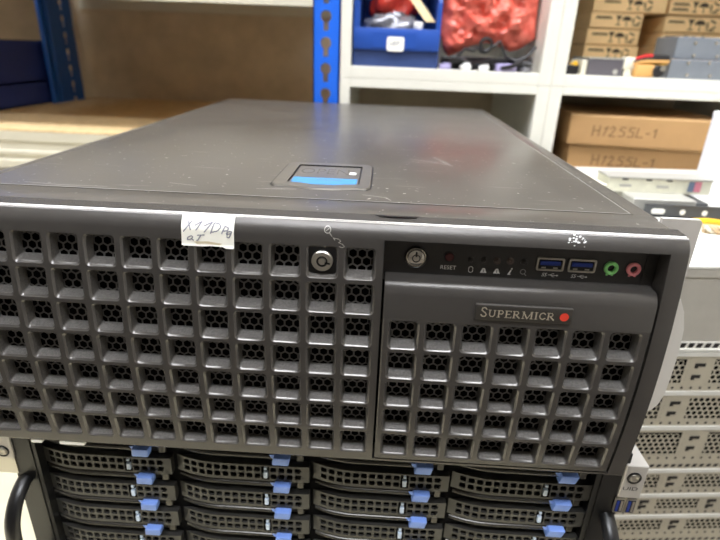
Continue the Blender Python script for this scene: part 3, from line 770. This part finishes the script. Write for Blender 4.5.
mb = MB(); mb.box(0, 6.1, 0, 1.6, 0, .8, 0); mb.box(-.03, 6.13, -.06, 1.64, .8, .9, 3)
for k in (.8, 2.2, 3.4): mb.box(k, k+.35, -.02, .05, .7, .8, 1)
mb.box(4.75, 5.1, -.02, .02, .15, .75, 4); mb.box(5.1, 5.5, -.02, .02, .15, .75, 2)
for k in (.7, 2.9): mb.box(k, k+.7, -.015, .02, .3, .45, 3)
lying('board_tray', mb, ['sled_white', 'black', 'pinkblue', 'sled_gray', 'slate'], 23.35, 18.6, TOPZ+.72, 'cream white board tray with slots lying across the grey sled', 'server tray', 0.02)
mb = MB(); mb.rbox(-1.9, 0, 0, 3, 0, 1.2, .04, 1, 0)
lying('cover_plate', mb, ['sled_white'], 23.2, 18.2, TOPZ, 'pale flat metal piece at the left end of the board tray', 'metal plate', .1)
mb = MB(); mb.rbox(0, 4.4, 0, .45, 0, 5.3, .06, 2, 0); mb.box(.1, 4.3, -.03, .02, .15, 5.1, 0); mb.box(0, 4.4, .2, 1.3, 0, .12, 0)
lying('case_panel', mb, ['pcwhite'], 30.05, 21.2, TOPZ, 'upright white sheet panel at the right edge, standing on the stack', 'panel', 0.)
# yellow cable and braided wires
mb = MB(); P = [(0, 0, .35), (.6, -.05, .42), (1.4, -.25, .4), (2.4, -.5, .38), (3.6, -.6, .35)]
for dz in (0, .2, .4): mb.tube([(a, b-dz*.8, c+dz*.2-.2) for a, b, c in P], .16, 8, 0)
single('yellow_cable', mb, ['yellow'], (26.5, 14.75, TOPZ+.05), 'yellow ribbon-like cable lying on the bright server top', 'cable')
mb = MB()
for ph in range(3):
    Pq = []
    for k in range(40):
        t = k/39; a = t*22+ph*2.09
        Pq.append((t*3.6, -.15-t*.75+.13*math.cos(a), .24+.13*math.sin(a)))
    mb.tube(Pq, .1, 6, 0 if ph != 1 else 1)
single('twisted_wires', mb, ['wirebraid', 'connector'], (26.35, 13.6, TOPZ), 'twisted bundle of pale and brown wires below the yellow cable', 'cable')
# low platform for the stack
st = thing('low_platform', (SX+8, SY+12, FLOOR), 'low grey platform carrying the stack of pale servers', 'platform', None, TH)
mb = MB(); mb.rbox(-9, 13, -13, 8.5, STACK_GROUND-FLOOR-1.2, STACK_GROUND-FLOOR, .1, 2, 0); build('platform_top', mb, ['bench'], st)
for a in (-8, 12):
    for b in (-12, 7.5): mb = MB(); mb.box(a-.4, a+.4, b-.4, b+.4, 0, STACK_GROUND-FLOOR-1.2, 0); build('leg', mb, ['legs'], st)

# ------------------------------------------------------------------ workbench under the servers
wb = thing('workbench', (0, 12, FLOOR), 'pale wooden workbench top beneath the two stacked servers', 'workbench')
WO = (0, 12, FLOOR)
mb = MB(); mb.rbox(-40, 19.75, -6, 31, TABLE-1.3, TABLE-.01, .1, 2, 0); build('bench_top', mb, ['bench'], wb, WO)
for a in (-38, 18.5):
    for b in (-4.5, 29.5): mb = MB(); mb.box(a-.8, a+.8, b-.8, b+.8, FLOOR, TABLE-1.3, 0); build('leg', mb, ['legs'], wb, WO)

# ------------------------------------------------------------------ blue storage rack
RKY0, RKY1, DZ = 32.0, 61.5, -2.66
rack = thing('storage_rack', (-12, 46, FLOOR), 'blue and cream boltless rack with a chipboard shelf behind the server', 'rack')
RO = (-12, 46, FLOOR)
def keyhole(r=.43, w=.2, dz=1.0, n=14):
    P = []
    a0 = math.asin(w/r)
    for k in range(n+1):
        a = -math.pi/2+a0+(2*math.pi-2*a0)*k/n; P.append((r*math.cos(a), r*math.sin(a)))
    P += [(-w, -dz), (w, -dz)]
    return P
def upright(mapf, w, z0, z1, zk, kx, mi=0):
    """plate of width w with keyholes; mapf(u, depth, z)"""
    mb = MB(); K = keyhole(); pitch = 1.9
    zc = zk
    while zc-pitch > z0+pitch: zc -= pitch
    first = zc
    while zc < z1-1.2:
        za, zb = zc-1.3, zc-1.3+pitch
        n = len(K); B = []
        for (x, z) in K:                       # project star-wise onto the cell border
            dx, dz = x, z+.12
            cands = []
            if dx > 1e-6: cands.append((w-kx)/dx)
            if dx < -1e-6: cands.append(-kx/dx)
            if dz > 1e-6: cands.append((zb-zc+.12)/dz)
            if dz < -1e-6: cands.append((za-zc+.12)/dz)
            t = min(cands); B.append((dx*t, dz*t-.12))
        for k in range(n):
            a, b = K[k], K[(k+1) % n]; c, d = B[(k+1) % n], B[k]
            quad = [a, b, c, d]
            # add the corner when the projected edge turns round it
            if abs(c[0]-d[0]) > 1e-6 and abs(c[1]-d[1]) > 1e-6:
                corner = (c[0] if abs(abs(c[0]-((w-kx) if c[0] > 0 else -kx))) < 1e-6 else d[0], c[1] if (abs(c[1]-(zb-zc)) < 1e-6 or abs(c[1]-(za-zc)) < 1e-6) else d[1])
                quad = [a, b, c, corner, d]
            mb.poly([mapf(kx+p[0], 0, zc+p[1]) for p in quad], mi)
            mb.poly([mapf(kx+a[0], 0, zc+a[1]), mapf(kx+b[0], 0, zc+b[1]), mapf(kx+b[0], .12, zc+b[1]), mapf(kx+a[0], .12, zc+a[1])], mi)
        zc += pitch
    top = zc-1.3; bot = first-1.3
    for (a, b) in ((z0, bot), (top, z1)): mb.poly([mapf(0, 0, a), mapf(w, 0, a), mapf(w, 0, b), mapf(0, 0, b)], mi)
    return mb
H1 = 26
fx0 = 3.98; wU = 2.15
mb = upright(lambda u, d, z: (fx0+u, RKY0+d, z), wU, FLOOR, H1, 7.06, 1.02)
mb.box(fx0+wU-.12, fx0+wU, RKY0, RKY0+2.2, FLOOR, H1)
mb.box(fx0-.0, fx0+.1, RKY0, RKY0+.35, FLOOR, H1)
build('upright_post', mb, ['blue_rack'], rack, RO)
mb = MB(); mb.box(fx0, fx0+2.15, RKY1-.15, RKY1, FLOOR, H1); mb.box(fx0+2.03, fx0+2.15, RKY1-2.2, RKY1, FLOOR, H1); build('upright_post', mb, ['blue_rack'], rack, RO)
# left frame, its inner side seen obliquely
xl = -30.3
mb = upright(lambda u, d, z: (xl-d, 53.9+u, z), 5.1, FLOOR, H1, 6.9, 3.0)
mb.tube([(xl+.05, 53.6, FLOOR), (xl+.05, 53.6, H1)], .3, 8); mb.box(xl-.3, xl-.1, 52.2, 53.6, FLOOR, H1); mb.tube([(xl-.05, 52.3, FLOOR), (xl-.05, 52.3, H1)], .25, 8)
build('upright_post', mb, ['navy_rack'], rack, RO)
mb = MB(); mb.box(xl-.2, xl, RKY0+.2, RKY0+2.3, FLOOR, H1); mb.box(xl-2, xl, RKY0+.0, RKY0+.15, FLOOR, H1); build('upright_post', mb, ['blue_rack'], rack, RO)
for zt, up_ in ((DZ, 0), (11.05, .6)):
    for b0, sg, dz in ((RKY0+.05, 1, 0), (RKY1-.05, -1, up_)):
        mb = MB(); zb = zt-3.35+dz
        pr = [(0, zt-.16), (0, zt-.95), (.12, zt-1.05), (.12, zt-1.75), (0, zt-1.85), (0, zt-2.15), (.12, zt-2.25), (.12, zt-2.6), (0, zt-2.7), (0, zb), (.5, zb), (.5, zt-.16)]
        for (ya, za), (yb, zb_) in zip(pr, pr[1:]+pr[:1]): mb.poly([(xl+.02, b0+sg*ya, za), (fx0+.0, b0+sg*ya, za), (fx0, b0+sg*yb, zb_), (xl+.02, b0+sg*yb, zb_)])
        build('beam', mb, ['beam'], rack, RO, smooth=False)
    mb = MB(); mb.box(xl+.3, fx0-.02, RKY0+.12, RKY1-.2, zt-.14, zt, 0); build('shelf_board', mb, ['deck'], rack, RO)
mb = MB(); mb.box(-52, fx0+1.9, RKY1, RKY1+.2, -10, 16, 0); build('back_panel', mb, ['hard'], rack, RO)
# navy bins in the next bay at the left
nb_ = thing('storage_bin', (-34.5, 44, DZ-.0), 'dark navy plastic bin on the shelf at the far left', 'bin')
NO = (-34.5, 44, DZ)
mb = MB()
def tub(mb, x0, x1, y0, y1, z0, z1, t, mi=0, front=None):
    mb.box(x0, x1, y0, y1, z0, z0+t, mi); mb.box(x0, x0+t, y0, y1, z0, z1, mi); mb.box(x1-t, x1, y0, y1, z0, z1, mi)
    mb.box(x0, x1, y1-t, y1, z0, z1, mi); mb.box(x0, x1, y0, y0+t, z0, z1 if front is None else front, mi)
tub(mb, -38.9, -31.0, 35, 53.6, DZ, -.25, .25); tub(mb, -38.7, -31.15, 35.2, 53.4, -.25, 4.2, .25)
build('tub', mb, ['navy'], nb_, NO)
mb = MB(); mb.box(-38.9, -30.95, 34.9, 53.7, 3.9, 4.25); mb.box(-38.6, -31.3, 35.3, 53.3, 3.85, 4.3, 1); build('rim', mb, ['navy', 'void'], nb_, NO)
mb = MB(); mb.box(-52, xl-.6, RKY0+.1, RKY1, DZ-.3, DZ-.02); 
build('side_or_shade_shelf', mb, ['deck'], rack, RO)
mb = MB(); mb.box(-52, xl-.6, RKY0+.1, RKY1, 10.7, 11.0); build('side_or_shade_shelf', mb, ['deck'], rack, RO)  # upper shelf added out of view to shade the left bay
mb = MB(); mb.box(-52, -51, RKY0, RKY0+2, FLOOR, H1); mb.box(-52, -51, RKY1-2, RKY1, FLOOR, H1); build('upright_post', mb, ['blue_rack'], rack, RO)

# ------------------------------------------------------------------ white cube shelving
KY0, KY1 = 32.0, 49.7
def cube_shelf(x0, x1, z0, z1, tl, tr, tb, tt, inner, label, back):
    t = thing('shelf_unit', ((x0+x1)/2, 41, z0), label, 'shelf', 'white shelving units'); O = ((x0+x1)/2, 41, z0)
    for nm, b in (('side_panel', (x0, x0+tl, z0, z1)), ('side_panel', (x1-tr, x1, z0, z1)), ('bottom_board', (x0+tl, x1-tr, z0, z0+tb)), ('top_board', (x0+tl, x1-tr, z1-tt, z1))):
        mb = MB(); mb.rbox(b[0], b[1]-.005, KY0, KY1, b[2], b[3], .04, 1); build(nm, mb, ['cream'], t, O)
    for z in inner: mb = MB(); mb.rbox(x0+tl, x1-tr, KY0+.1, KY1-.1, z-.85, z, .04, 1); build('shelf_board', mb, ['cream'], t, O)
    mb = MB(); mb.box(x0+.2, x1-.2, KY1-.2, KY1-.02, z0+.2, z1-.2); build('back_panel', mb, [back], t, O)
    return t
cube_shelf(6.17, 23.0, 2.65, 19.6, .83, 1.0, .9, .9, [], 'white shelf unit holding the blue bin and the red film', 'cream')
cube_shelf(23.02, 43, 2.65, 19.6, 1.0, 1.0, .9, .9, [], 'white shelf unit holding the small cartons and grey power supplies', 'cream')
cube_shelf(6.17, 23.0, FLOOR, 2.63, .83, 1.0, .9, .68, [-13.6, -30], 'white shelf unit below the blue bin, its open space dark', 'hard')
cube_shelf(23.02, 43, FLOOR, 2.63, 1.0, 1.0, .9, .6, [-4.06, -17, -33], 'white shelf unit holding the two flat brown boxes', 'hard')
SH = 3.56
# blue bin with bags
bn = thing('parts_bin', (10.5, 38, SH), 'bright blue open-front plastic bin with a small white tag', 'bin'); BO = (10.5, 38, SH)
mb = MB(); x0, x1 = 7.12, 13.95; y0, y1 = 32.7, 46
mb.box(x0, x1, y0, y1, SH, SH+.2, 0)
for xa in (x0, x1-.25):
    pts = [(y0, SH), (y1, SH), (y1, 11.5), (y0+2.6, 11.5), (y0+.0, 8.2)]
    mb.prism(pts, lambda u, v, xa=xa: (xa, u, v), lambda u, v, xa=xa: (xa+.25, u, v), 0)
mb.box(x0, x1, y1-.25, y1, SH, 11.5)
mb.rbox(x0-.0, x1+.0, y0-.3, y0+.1, SH+1.25, SH+2.85, .08, 2, 0)
mb.box(x0+1.6, x1-1.9, y0-.34, y0-.2, SH+1.45, SH+2.5, 0)
mb.box(x0, x0+.5, y0-.25, y0+.3, SH+2.8, 8.3, 0); mb.box(x1-.35, x1, y0-.25, y0+.3, SH+2.8, 8.3, 0)
build('tub', mb, ['bin'], bn, BO)
mb = MB(); mb.box(x0+.05, x1-.05, y0-.1, y0+.25, SH, SH+1.3); build('base_front', mb, ['bin_low'], bn, BO)
mb = MB(); mb.prism(rrect(9.8, 11.15, 4.75, 5.8, .18, 3), lambda u, v: (u, y0-.37, v), lambda u, v: (u, y0-.33, v), 0)
f = lambda u, v: (u, y0-.378, v)
mb.stroke([(10.02, 5.5), (10.1, 5.15), (10.25, 5.35)], .05, f, 1); mb.stroke([(10.3, 5.45), (10.3, 5.15)], .05, f, 1); mb.stroke([(10.42, 5.5), (10.36, 5.2), (10.55, 5.2), (10.5, 5.5)], .05, f, 1); mb.stroke([(10.65, 5.2), (10.66, 5.5), (10.82, 5.42), (10.68, 5.32)], .05, f, 1)
build('tag', mb, ['label', 'ink'], bn, BO)['label'] = 'small white tag'
def crumple(c, rx, ry, rz, seed, amp=.25, n=18, sharp=1.):
    rnd = random.Random(seed); mb = MB(); ph = [(rnd.uniform(0, 6.3), rnd.uniform(2, 6), rnd.uniform(2, 6), rnd.uniform(0, 6.3)) for _ in range(6)]
    vs, fs = [], []
    for i in range(n+1):
        th = math.pi*i/n
        for k in range(2*n):
            p = 2*math.pi*k/(2*n); d = sum(math.sin(a*th+b)*math.cos(round(e)*p+q) for b, a, e, q in ph)/6
            d = 1+amp*(d*2)+rnd.uniform(-.04, .04)*amp*4*(1 if 0 < i < n else 0)
            sx = abs(math.sin(th))**.75
            vs.append((c[0]+rx*sx*math.cos(p)*d, c[1]+ry*sx*math.sin(p)*d, c[2]+rz*math.copysign(abs(math.cos(th))**.8, math.cos(th))*d))
    for i in range(n):
        for k in range(2*n): a, b = i*2*n+k, i*2*n+(k+1) % (2*n); fs.append((a, b, b+2*n, a+2*n))
    mb.mesh(vs, fs); return mb
single('static_bag', crumple((0, 0, 0), 2.3, 1.9, 1.2, 4, .22), ['bag_gray'], (10.2, 35.2, 5.0+1.3), 'crumpled clear grey static bag at the front of the blue bin', 'bag', None, 0, 60)
single('red_packet', crumple((0, 0, 0), 2.0, 1.9, 1.3, 9, .2), ['bag_red'], (10.3, 37.9, 8.3), 'red plastic packet lying in the blue bin', 'bag', None, 0, 60)
mb = MB(); mb.prism([(-.4, 0), (.4, 0), (.4, 4.4), (-.4, 4.4)], lambda u, v: (u-v*.62, -.1+v*.3, v*.75), lambda u, v: (u-v*.62, .1+v*.3, v*.75))
single('paper_strip', mb, ['tan'], (13.2, 33.7, 7.0), 'tan stick-like strip leaning on the right rim of the blue bin', 'strip')
mb = MB(); mb.rbox(-.35, .35, -.3, .3, 0, .5, .08, 2); mb.rbox(-.1, .3, -.3, .1, -.35, .1, .08, 1)
single('plug', mb, ['white'], (12.2, 32.95, 6.45), 'small white plug on the front lip of the blue bin', 'plug')
# red film bag
def film():
    rnd = random.Random(12); mb = MB(); nx, nz = 40, 34; P = {}
    # outline: wide at top, two drooping lobes at the bottom
    def bottom(u): 
        pts = [(0, 3.8), (.06, 2.2), (.12, 1.75), (.2, 2.0), (.34, 2.6), (.5, 2.9), (.62, 2.7), (.75, 2.3), (.85, 2.5), (1, 3.3)]
        for (a, b), (c, d) in zip(pts, pts[1:]):
            if a <= u <= c: return b+(d-b)*(u-a)/(c-a)
        return 3.3
    import mathutils
    for side in (0, 1):
        for i in range(nx+1):
            u = i/nx
            for k in range(nz+1):
                w = k/nz; zb = bottom(u); z = zb+(8.2-zb)*w
                x = u*7.9+.3*math.sin(w*3)*(.5-u)
                nn = mathutils.noise.noise((x*.9, z*.9, side*5.))*.75+mathutils.noise.noise((x*2.6, z*2.6, 3+side*5.))*.4+mathutils.noise.noise((x*6, z*6, 8+side*5.))*.14
                edge = min(u, 1-u, w, 1-w)*2; bulge = 1.0*math.sqrt(max(0, min(1, edge*1.6)))
                y = (-bulge-nn*min(1, edge*3)) if side == 0 else bulge
                P[(side, i, k)] = (x, y, z)
    for side in (0, 1):
        for i in range(nx):
            for k in range(nz): mb.poly([P[(side, i, k)], P[(side, i+1, k)], P[(side, i+1, k+1)], P[(side, i, k+1)]])
    return mb
single('film_bag', film(), ['film'], (14.05, 34.9, SH-.8), 'crumpled translucent red bubble film bag on the white shelf', 'bag', None, 0, 50)
# cables under the film
mb = MB(); rnd = random.Random(5)
for k in range(14):
    a = rnd.uniform(0, 2.5); P = []
    z0 = rnd.uniform(.2, .9); ph = rnd.uniform(0, 6)
    for q in range(24):
        t = q/23; P.append((.2+t*7.0, a*.4+.7*math.sin(t*7+ph), min(.85, max(.17, z0+.35*math.sin(t*9+ph*2)+.1))))
    mb.tube(P, .16, 6, 0)
P = [(1.2, -.2, .9), (1.8, -.3, 1.6), (2.5, -.3, 1.5)]+[(3.3+.5*math.cos(t*.6+3.6)+t*.02, -.3, 1.9+.5*math.sin(t*.6+3.6)) for t in range(13)]+[(4.5, -.3, 2.2), (5.1, -.3, 1.1), (5.9, -.3, .8), (6.8, -.2, 1.2), (7.4, .1, 1.9)]
mb.tube(P, .13, 6, 0)
single('power_cable', mb, ['cable'], (14.2, 32.95, SH), 'tangled black cable with loops under the red film bag', 'cable')
for i, (x, w_, k, lb_) in enumerate(((14.6, .9, 'lilac', 'small mauve plastic piece beside the blue bin'), (16.2, .8, 'white', 'small white plug in front of the black cable, nearest the blue bin'), (17.7, .8, 'white', 'small white plug in the middle of the shelf in front of the black cable'), (19.4, 1.7, 'lilac', 'lilac plastic adapter at the shelf front under the red film'), (21.0, .9, 'bag_gray', 'small grey crumpled piece at the shelf corner'))):
    mb = MB(); mb.rbox(-w_/2, w_/2, -.35, .35, 0, .6 if i == 3 else .42, .12, 2); mb.rbox(-w_/4, w_/2.2, -.2, .25, .3, .62 if i == 3 else .55, .08, 1)
    single('adapter' if i == 3 else 'small_plug', mb, [k], (x, 32.75, SH), lb_, 'plug', None, (-.2, .4, -.3, .1, .5)[i])
# small cartons
def symbols(mb, f, mi, k=1.):
    # glass
    mb.poly([f(0, .95*k), f(.62*k, .95*k), f(.36*k, .5*k), f(.26*k, .5*k)], mi); mb.stroke([(.31*k, .55*k), (.31*k, .1*k)], .09*k, f, mi); mb.stroke([(.1*k, .07*k), (.52*k, .07*k)], .1*k, f, mi)
    # umbrella
    pts = [(1.15*k+.5*k*math.cos(a), .5*k+.42*k*math.sin(a)) for a in [math.pi*q/10 for q in range(11)]]
    mb.poly([f(*p) for p in pts], mi); mb.stroke([(1.15*k, .5*k), (1.15*k, .05*k), (1.3*k, .0)], .08*k, f, mi)
    # recycling arrows
    x = 2.2*k
    for a in range(3):
        t = a*2.094+.5; c, s_ = math.cos, math.sin
        mb.stroke([(x+.42*k*c(t), .5*k+.42*k*s_(t)), (x+.42*k*c(t+1.3), .5*k+.42*k*s_(t+1.3))], .16*k, f, mi)
    mb.stroke([(x-.35*k, .02*k), (x+.4*k, .02*k)], .08*k, f, mi)
def carton(x0, x1, z0, z1, y, sx, lx, label, dep=8, k=.95, group='small brown cartons on the upper shelf', two=False):
    mb = MB(); w, h = x1-x0, z1-z0-.03
    mb.rbox(0, w, 0, dep, 0, h, .05, 1, 0)
    mb.box(0, w, -.01, .02, h-.1, h-.06, 2)
    symbols(mb, lambda u, v: (sx+u, -.012, (h-k)/2+v), 1, k)
    for r in range(2 if two else 1):
        zz = h*.62-.42*r
        mb.stroke([(lx+q*.17, zz+(.09 if q % 2 else -.05)) for q in range(9)], .11, lambda u, v: (u, -.012, v), 1)
        mb.stroke([(lx, zz+.12), (lx+1.3, zz+.1)], .05, lambda u, v: (u, -.012, v), 1)
    return single('carton', mb, ['card', 'print', 'card_dark'], (x0, y, z0), label, 'box', group)
cy0 = 40.6
carton(28.05, 32.9, 3.57, 4.74, cy0, 2.2, .4, 'small brown carton lying lowest in the left pile, behind the dark grey case', k=.8)
carton(28.0, 32.9, 4.76, 5.98, cy0-.1, 2.0, .4, 'small brown carton with printed symbols right above the dark grey case, left pile', k=.8)
carton(28.05, 32.8, 6.0, 7.4, cy0+.1, 1.95, .5, 'small brown carton with printed symbols, middle of the left pile', k=.9)
carton(28.1, 32.75, 7.42, 8.72, cy0, 2.25, .5, 'small brown carton with printed symbols, second from the top of the left pile', k=.85)
carton(28.2, 34.6, 8.74, 10.0, cy0+.05, 2.9, .9, 'wide brown carton on top of the left pile, cut by the top of the picture', k=.85)
carton(34.75, 41.4, 3.57, 4.9, cy0+.2, 1.9, .3, 'small brown carton hidden behind the grey power supplies, bottom of the right pile')
carton(34.7, 41.5, 4.92, 6.1, cy0+.1, 1.9, .3, 'small brown carton behind the upper grey power supply, second in the right pile', k=.8)
carton(34.8, 41.4, 6.12, 7.24, cy0+.1, 1.9, .3, 'small brown carton just above the upper grey power supply, right pile', k=.8)
carton(34.78, 41.4, 7.26, 8.6, cy0, 2.0, .3, 'small brown carton with printed symbols, second from the top of the right pile', k=.95)
carton(34.9, 41.3, 8.72, 10.0, cy0+.1, 1.95, .3, 'small brown carton on top of the right pile, cut by the top of the picture', k=.9, two=True)
# long dark thing between cartons and side
mb = MB(); mb.rbox(0, .55, 0, 6, 0, 6.5, .05, 1); single('metal_plate', mb, ['darkbox'], (24.7, 36.5, SH), 'upright dark metal plate between the shelf side and the cartons', 'metal plate')
mb = MB(); mb.rbox(0, 1.7, 0, 7, 0, 1.35, .05, 1); mb.rbox(0, 1.7, 0, 7, 1.37, 2.75, .05, 1)
# power supplies
def psu(x, y, z, label, w=7.6, h=1.5, dep=3):
    t = thing('power_supply', (x, y, z), label, 'power supply', 'grey power supplies on the white shelf')
    mb = MB(); mb.rbox(0, w, 0, dep, 0, h, .05, 1, 0); mb.box(1.15, 1.22, -.02, 0, .0, h, 0); build('case', mb, ['psu'], t)
    for sx, sz in ((1.5, .3), (3.3, .3), (1.4, 1.2), (3.0, 1.25), (5, .4)):
        if sz < h-.1:
            mb = MB(); mb.lathe((sx, 0, sz), (0, -1, 0), [(0, .15), (.05, .13), (.08, .0001)], 10); build('screw', mb, ['chrome'], t)
psu(32.3, 32.9, SH, 'lower of the two grey power supplies', h=1.42, w=9.4, dep=2.8)
psu(32.6, 33.2, SH+1.45, 'upper of the two grey power supplies', h=1.62, w=9.2, dep=3.6)
mb = MB(); mb.rbox(0, 2.75, 0, 4, 0, 1.25, .05, 1, 0); mb.box(-.05, 2.8, -.05, 4, 1.22, 1.34, 1); mb.rbox(-.5, -.05, .1, 3, 0, 1.1, .05, 1, 2); mb.disc(2.2, .3, .2, lambda u, v: (u, -.01, v), 10, 1)
single('dark_case', mb, ['darkbox', 'sled_gray', 'connector'], (26.0, 33.0, SH+.01), 'small dark grey metal case with a pale lid edge in front of the cartons', 'metal case')
mb = MB(); mb.rbox(-.5, .5, -.4, .4, 0, .75, .1, 1, 0); mb.tube([(-.2, 0, .5), (.3, -.3, .9)], .2, 8, 1)
single('round_plug', mb, ['cable', 'yellow'], (24.75, 33.2, SH), 'black plug lying in the corner beside the dark grey case', 'plug')
cb = thing('wire_connector', (29.3, 33.3, SH), 'white plug connector with red, yellow and black wires', 'connector'); CO = (29.3, 33.3, SH)
mb = MB(); mb.rbox(28.75, 29.65, 32.95, 33.6, SH+.55, SH+1.45, .1, 2); mb.rbox(28.9, 29.5, 33.0, 33.5, SH, SH+.6, .08, 1); build('plug_body', mb, ['connector'], cb, CO)
for z, k, dz in ((1.45, 'red_wire', .25), (1.3, 'cable', .2), (1.0, 'yellow', .15), (1.15, 'orange', .1), (1.38, 'cable', .3)):
    mb = MB(); off = random.uniform(-.2, .2)
    L2 = 1.3 if k == 'red_wire' else 2.6
    mb.tube([(29.5, 33.2+off, SH+z-.2), (30.0, 33.0+off, SH+z), (30.4, 32.95+off, SH+z+dz*.5), (29.5+L2, 33.0+off, SH+z+dz*.6)], .16, 7); build('wire', mb, [k], cb, CO)
mb = MB(); mb.rbox(-.75, .75, -.4, .4, 0, .95, .15, 2)
single('tan_block', mb, ['orange'], (30.35, 32.95, SH), 'tan block on the shelf under the red and yellow wires', 'block')
mb = MB(); mb.lathe((0, 0, .45), (0, -1, 0), [(-.4, .0001), (-.4, .45), (.3, .45), (.35, .4), (.35, .0001)], 18, 0); mb.disc(.25, .7, .22, lambda u, v: (u, -.37, v), 10, 1)
single('black_connector', mb, ['cable', 'silver'], (31.35, 32.75, SH+.02), 'round black connector on the shelf left of the lower power supply', 'connector')
# two flat boxes with handwriting
def flat_box(loc, rot, label, w, h, d, hx, hz):
    mb = MB(); mb.rbox(0, w, 0, d, 0, h, .06, 1, 0); mb.box(.02, w-.02, -.01, .02, h*.98-.04, h*.98, 1)
    f = lambda u, v: (hx+u*1.02, -.012, hz+v)
    def st(P): mb.stroke(P, .085, f, 2)
    st([(0, 0), (.02, .85)]); st([(.48, .02), (.5, .85)]); st([(0, .42), (.5, .46)])
    st([(.85, .02), (1.1, .8)]); st([(.85, .62), (1.1, .8)])
    st([(1.3, .62), (1.5, .82), (1.68, .66), (1.5, .3), (1.28, .05), (1.75, .05)])
    for x in (2.0, 2.7): st([(x+.5, .78), (x+.15, .8), (x+.05, .58), (x+.42, .42), (x+.42, .12), (x, .05)])
    st([(3.45, .8), (3.35, .1), (3.85, .08)]); st([(4.05, .4), (4.35, .42)]); st([(4.75, .12), (4.8, .78)]); st([(4.6, .6), (4.8, .78)])
    return single('flat_carton', mb, ['card_dark', 'card', 'marker'], loc, label, 'box', 'flat brown boxes with handwriting', rot)
RB = -.12
flat_box((25.75, 33.0, -4.04), RB, 'flat brown box with handwriting, lower of two', 12.2, 2.15, 11, 2.0, .5)
flat_box((25.35, 32.75, -1.86), RB, 'flat brown box with handwriting, lying on the other one', 12.3, 2.4, 11, 1.9, .75)

# ------------------------------------------------------------------ room
R0, R1, RY0, RY1, RZ = -95., 75., -120., 80., FLOOR+2.75/S
mb = MB(); mb.box(R0, R1, RY0, RY1, FLOOR-3, FLOOR); struct('floor', mb, ['floor'])
mb = MB(); mb.box(R0, R1, RY0, RY1, RZ, RZ+3); struct('ceiling', mb, ['ceiling'])
mb = MB(); mb.box(R0, R1, RY1, RY1+3, FLOOR, RZ); struct('wall_back', mb, ['wall'])
mb = MB(); mb.box(R0, R1, RY0-3, RY0, FLOOR, RZ); struct('unseen_wall_front', mb, ['wall_dark'])
mb = MB(); mb.box(R0-3, R0, RY0, RY1, FLOOR, RZ); struct('wall_left', mb, ['wall'])
mb = MB(); mb.box(R1, R1+3, RY0, RY1, FLOOR, RZ); struct('wall_right', mb, ['wall'])
for i, (x, y, nm) in enumerate(((8, -33, 'long ceiling light above and just behind the viewer'), (-30, 8, 'long ceiling light above the left end of the workbench'), (40, 8, 'long ceiling light above the right-hand stack'))):
    t = thing('ceiling_light', (x, y, RZ-1.6), nm, 'lamp', 'ceiling lights')
    mb = MB(); mb.rbox(-28, 28, -8, 8, .5, 1.58, .1, 1); build('housing', mb, ['fixture'], t)
    mb = MB(); mb.box(-27, 27, -7, 7, .3, .49); build('diffuser', mb, ['lamp'], t)

# ------------------------------------------------------------------ camera
FPX = 520.06
yaw, pit, rol = .031, -.4024, -.04
cy_, sy_, cp_, sp_, cr_, sr_ = math.cos(yaw), math.sin(yaw), math.cos(pit), math.sin(pit), math.cos(rol), math.sin(rol)
Rm = Matrix(((cy_, -sy_, 0), (sy_, cy_, 0), (0, 0, 1))) @ Matrix(((1, 0, 0), (0, cp_, -sp_), (0, sp_, cp_))) @ Matrix(((cr_, 0, sr_), (0, 1, 0), (-sr_, 0, cr_)))
right, fwd, up = Rm.col[0], Rm.col[1], Rm.col[2]
cam = bpy.data.cameras.new('camera'); co = bpy.data.objects.new('camera', cam); col.objects.link(co)
mw = Matrix.Identity(4)
for r in range(3): mw[r][0], mw[r][1], mw[r][2] = right[r], up[r], -fwd[r]
mw.translation = W(9.7857, -12.5384, 4.8535)
co.matrix_world = mw
cam.sensor_fit = 'HORIZONTAL'; cam.sensor_width = 36; cam.lens = FPX/720*36
cam.clip_start = .01; cam.clip_end = 50
cam.dof.use_dof = True; cam.dof.focus_distance = 15.2*S; cam.dof.aperture_fstop = 7.6
sc.camera = co

w = bpy.data.worlds.new('World'); sc.world = w; w.use_nodes = True
w.node_tree.nodes['Background'].inputs['Color'].default_value = (1, .98, .96, 1); w.node_tree.nodes['Background'].inputs['Strength'].default_value = .3
sc.view_settings.view_transform = 'Standard'; sc.view_settings.look = 'None'; sc.view_settings.exposure = 0.27; sc.view_settings.gamma = 1
sc.view_settings.use_curve_mapping = False
sc.cycles.use_denoising = True; sc.cycles.max_bounces = 8
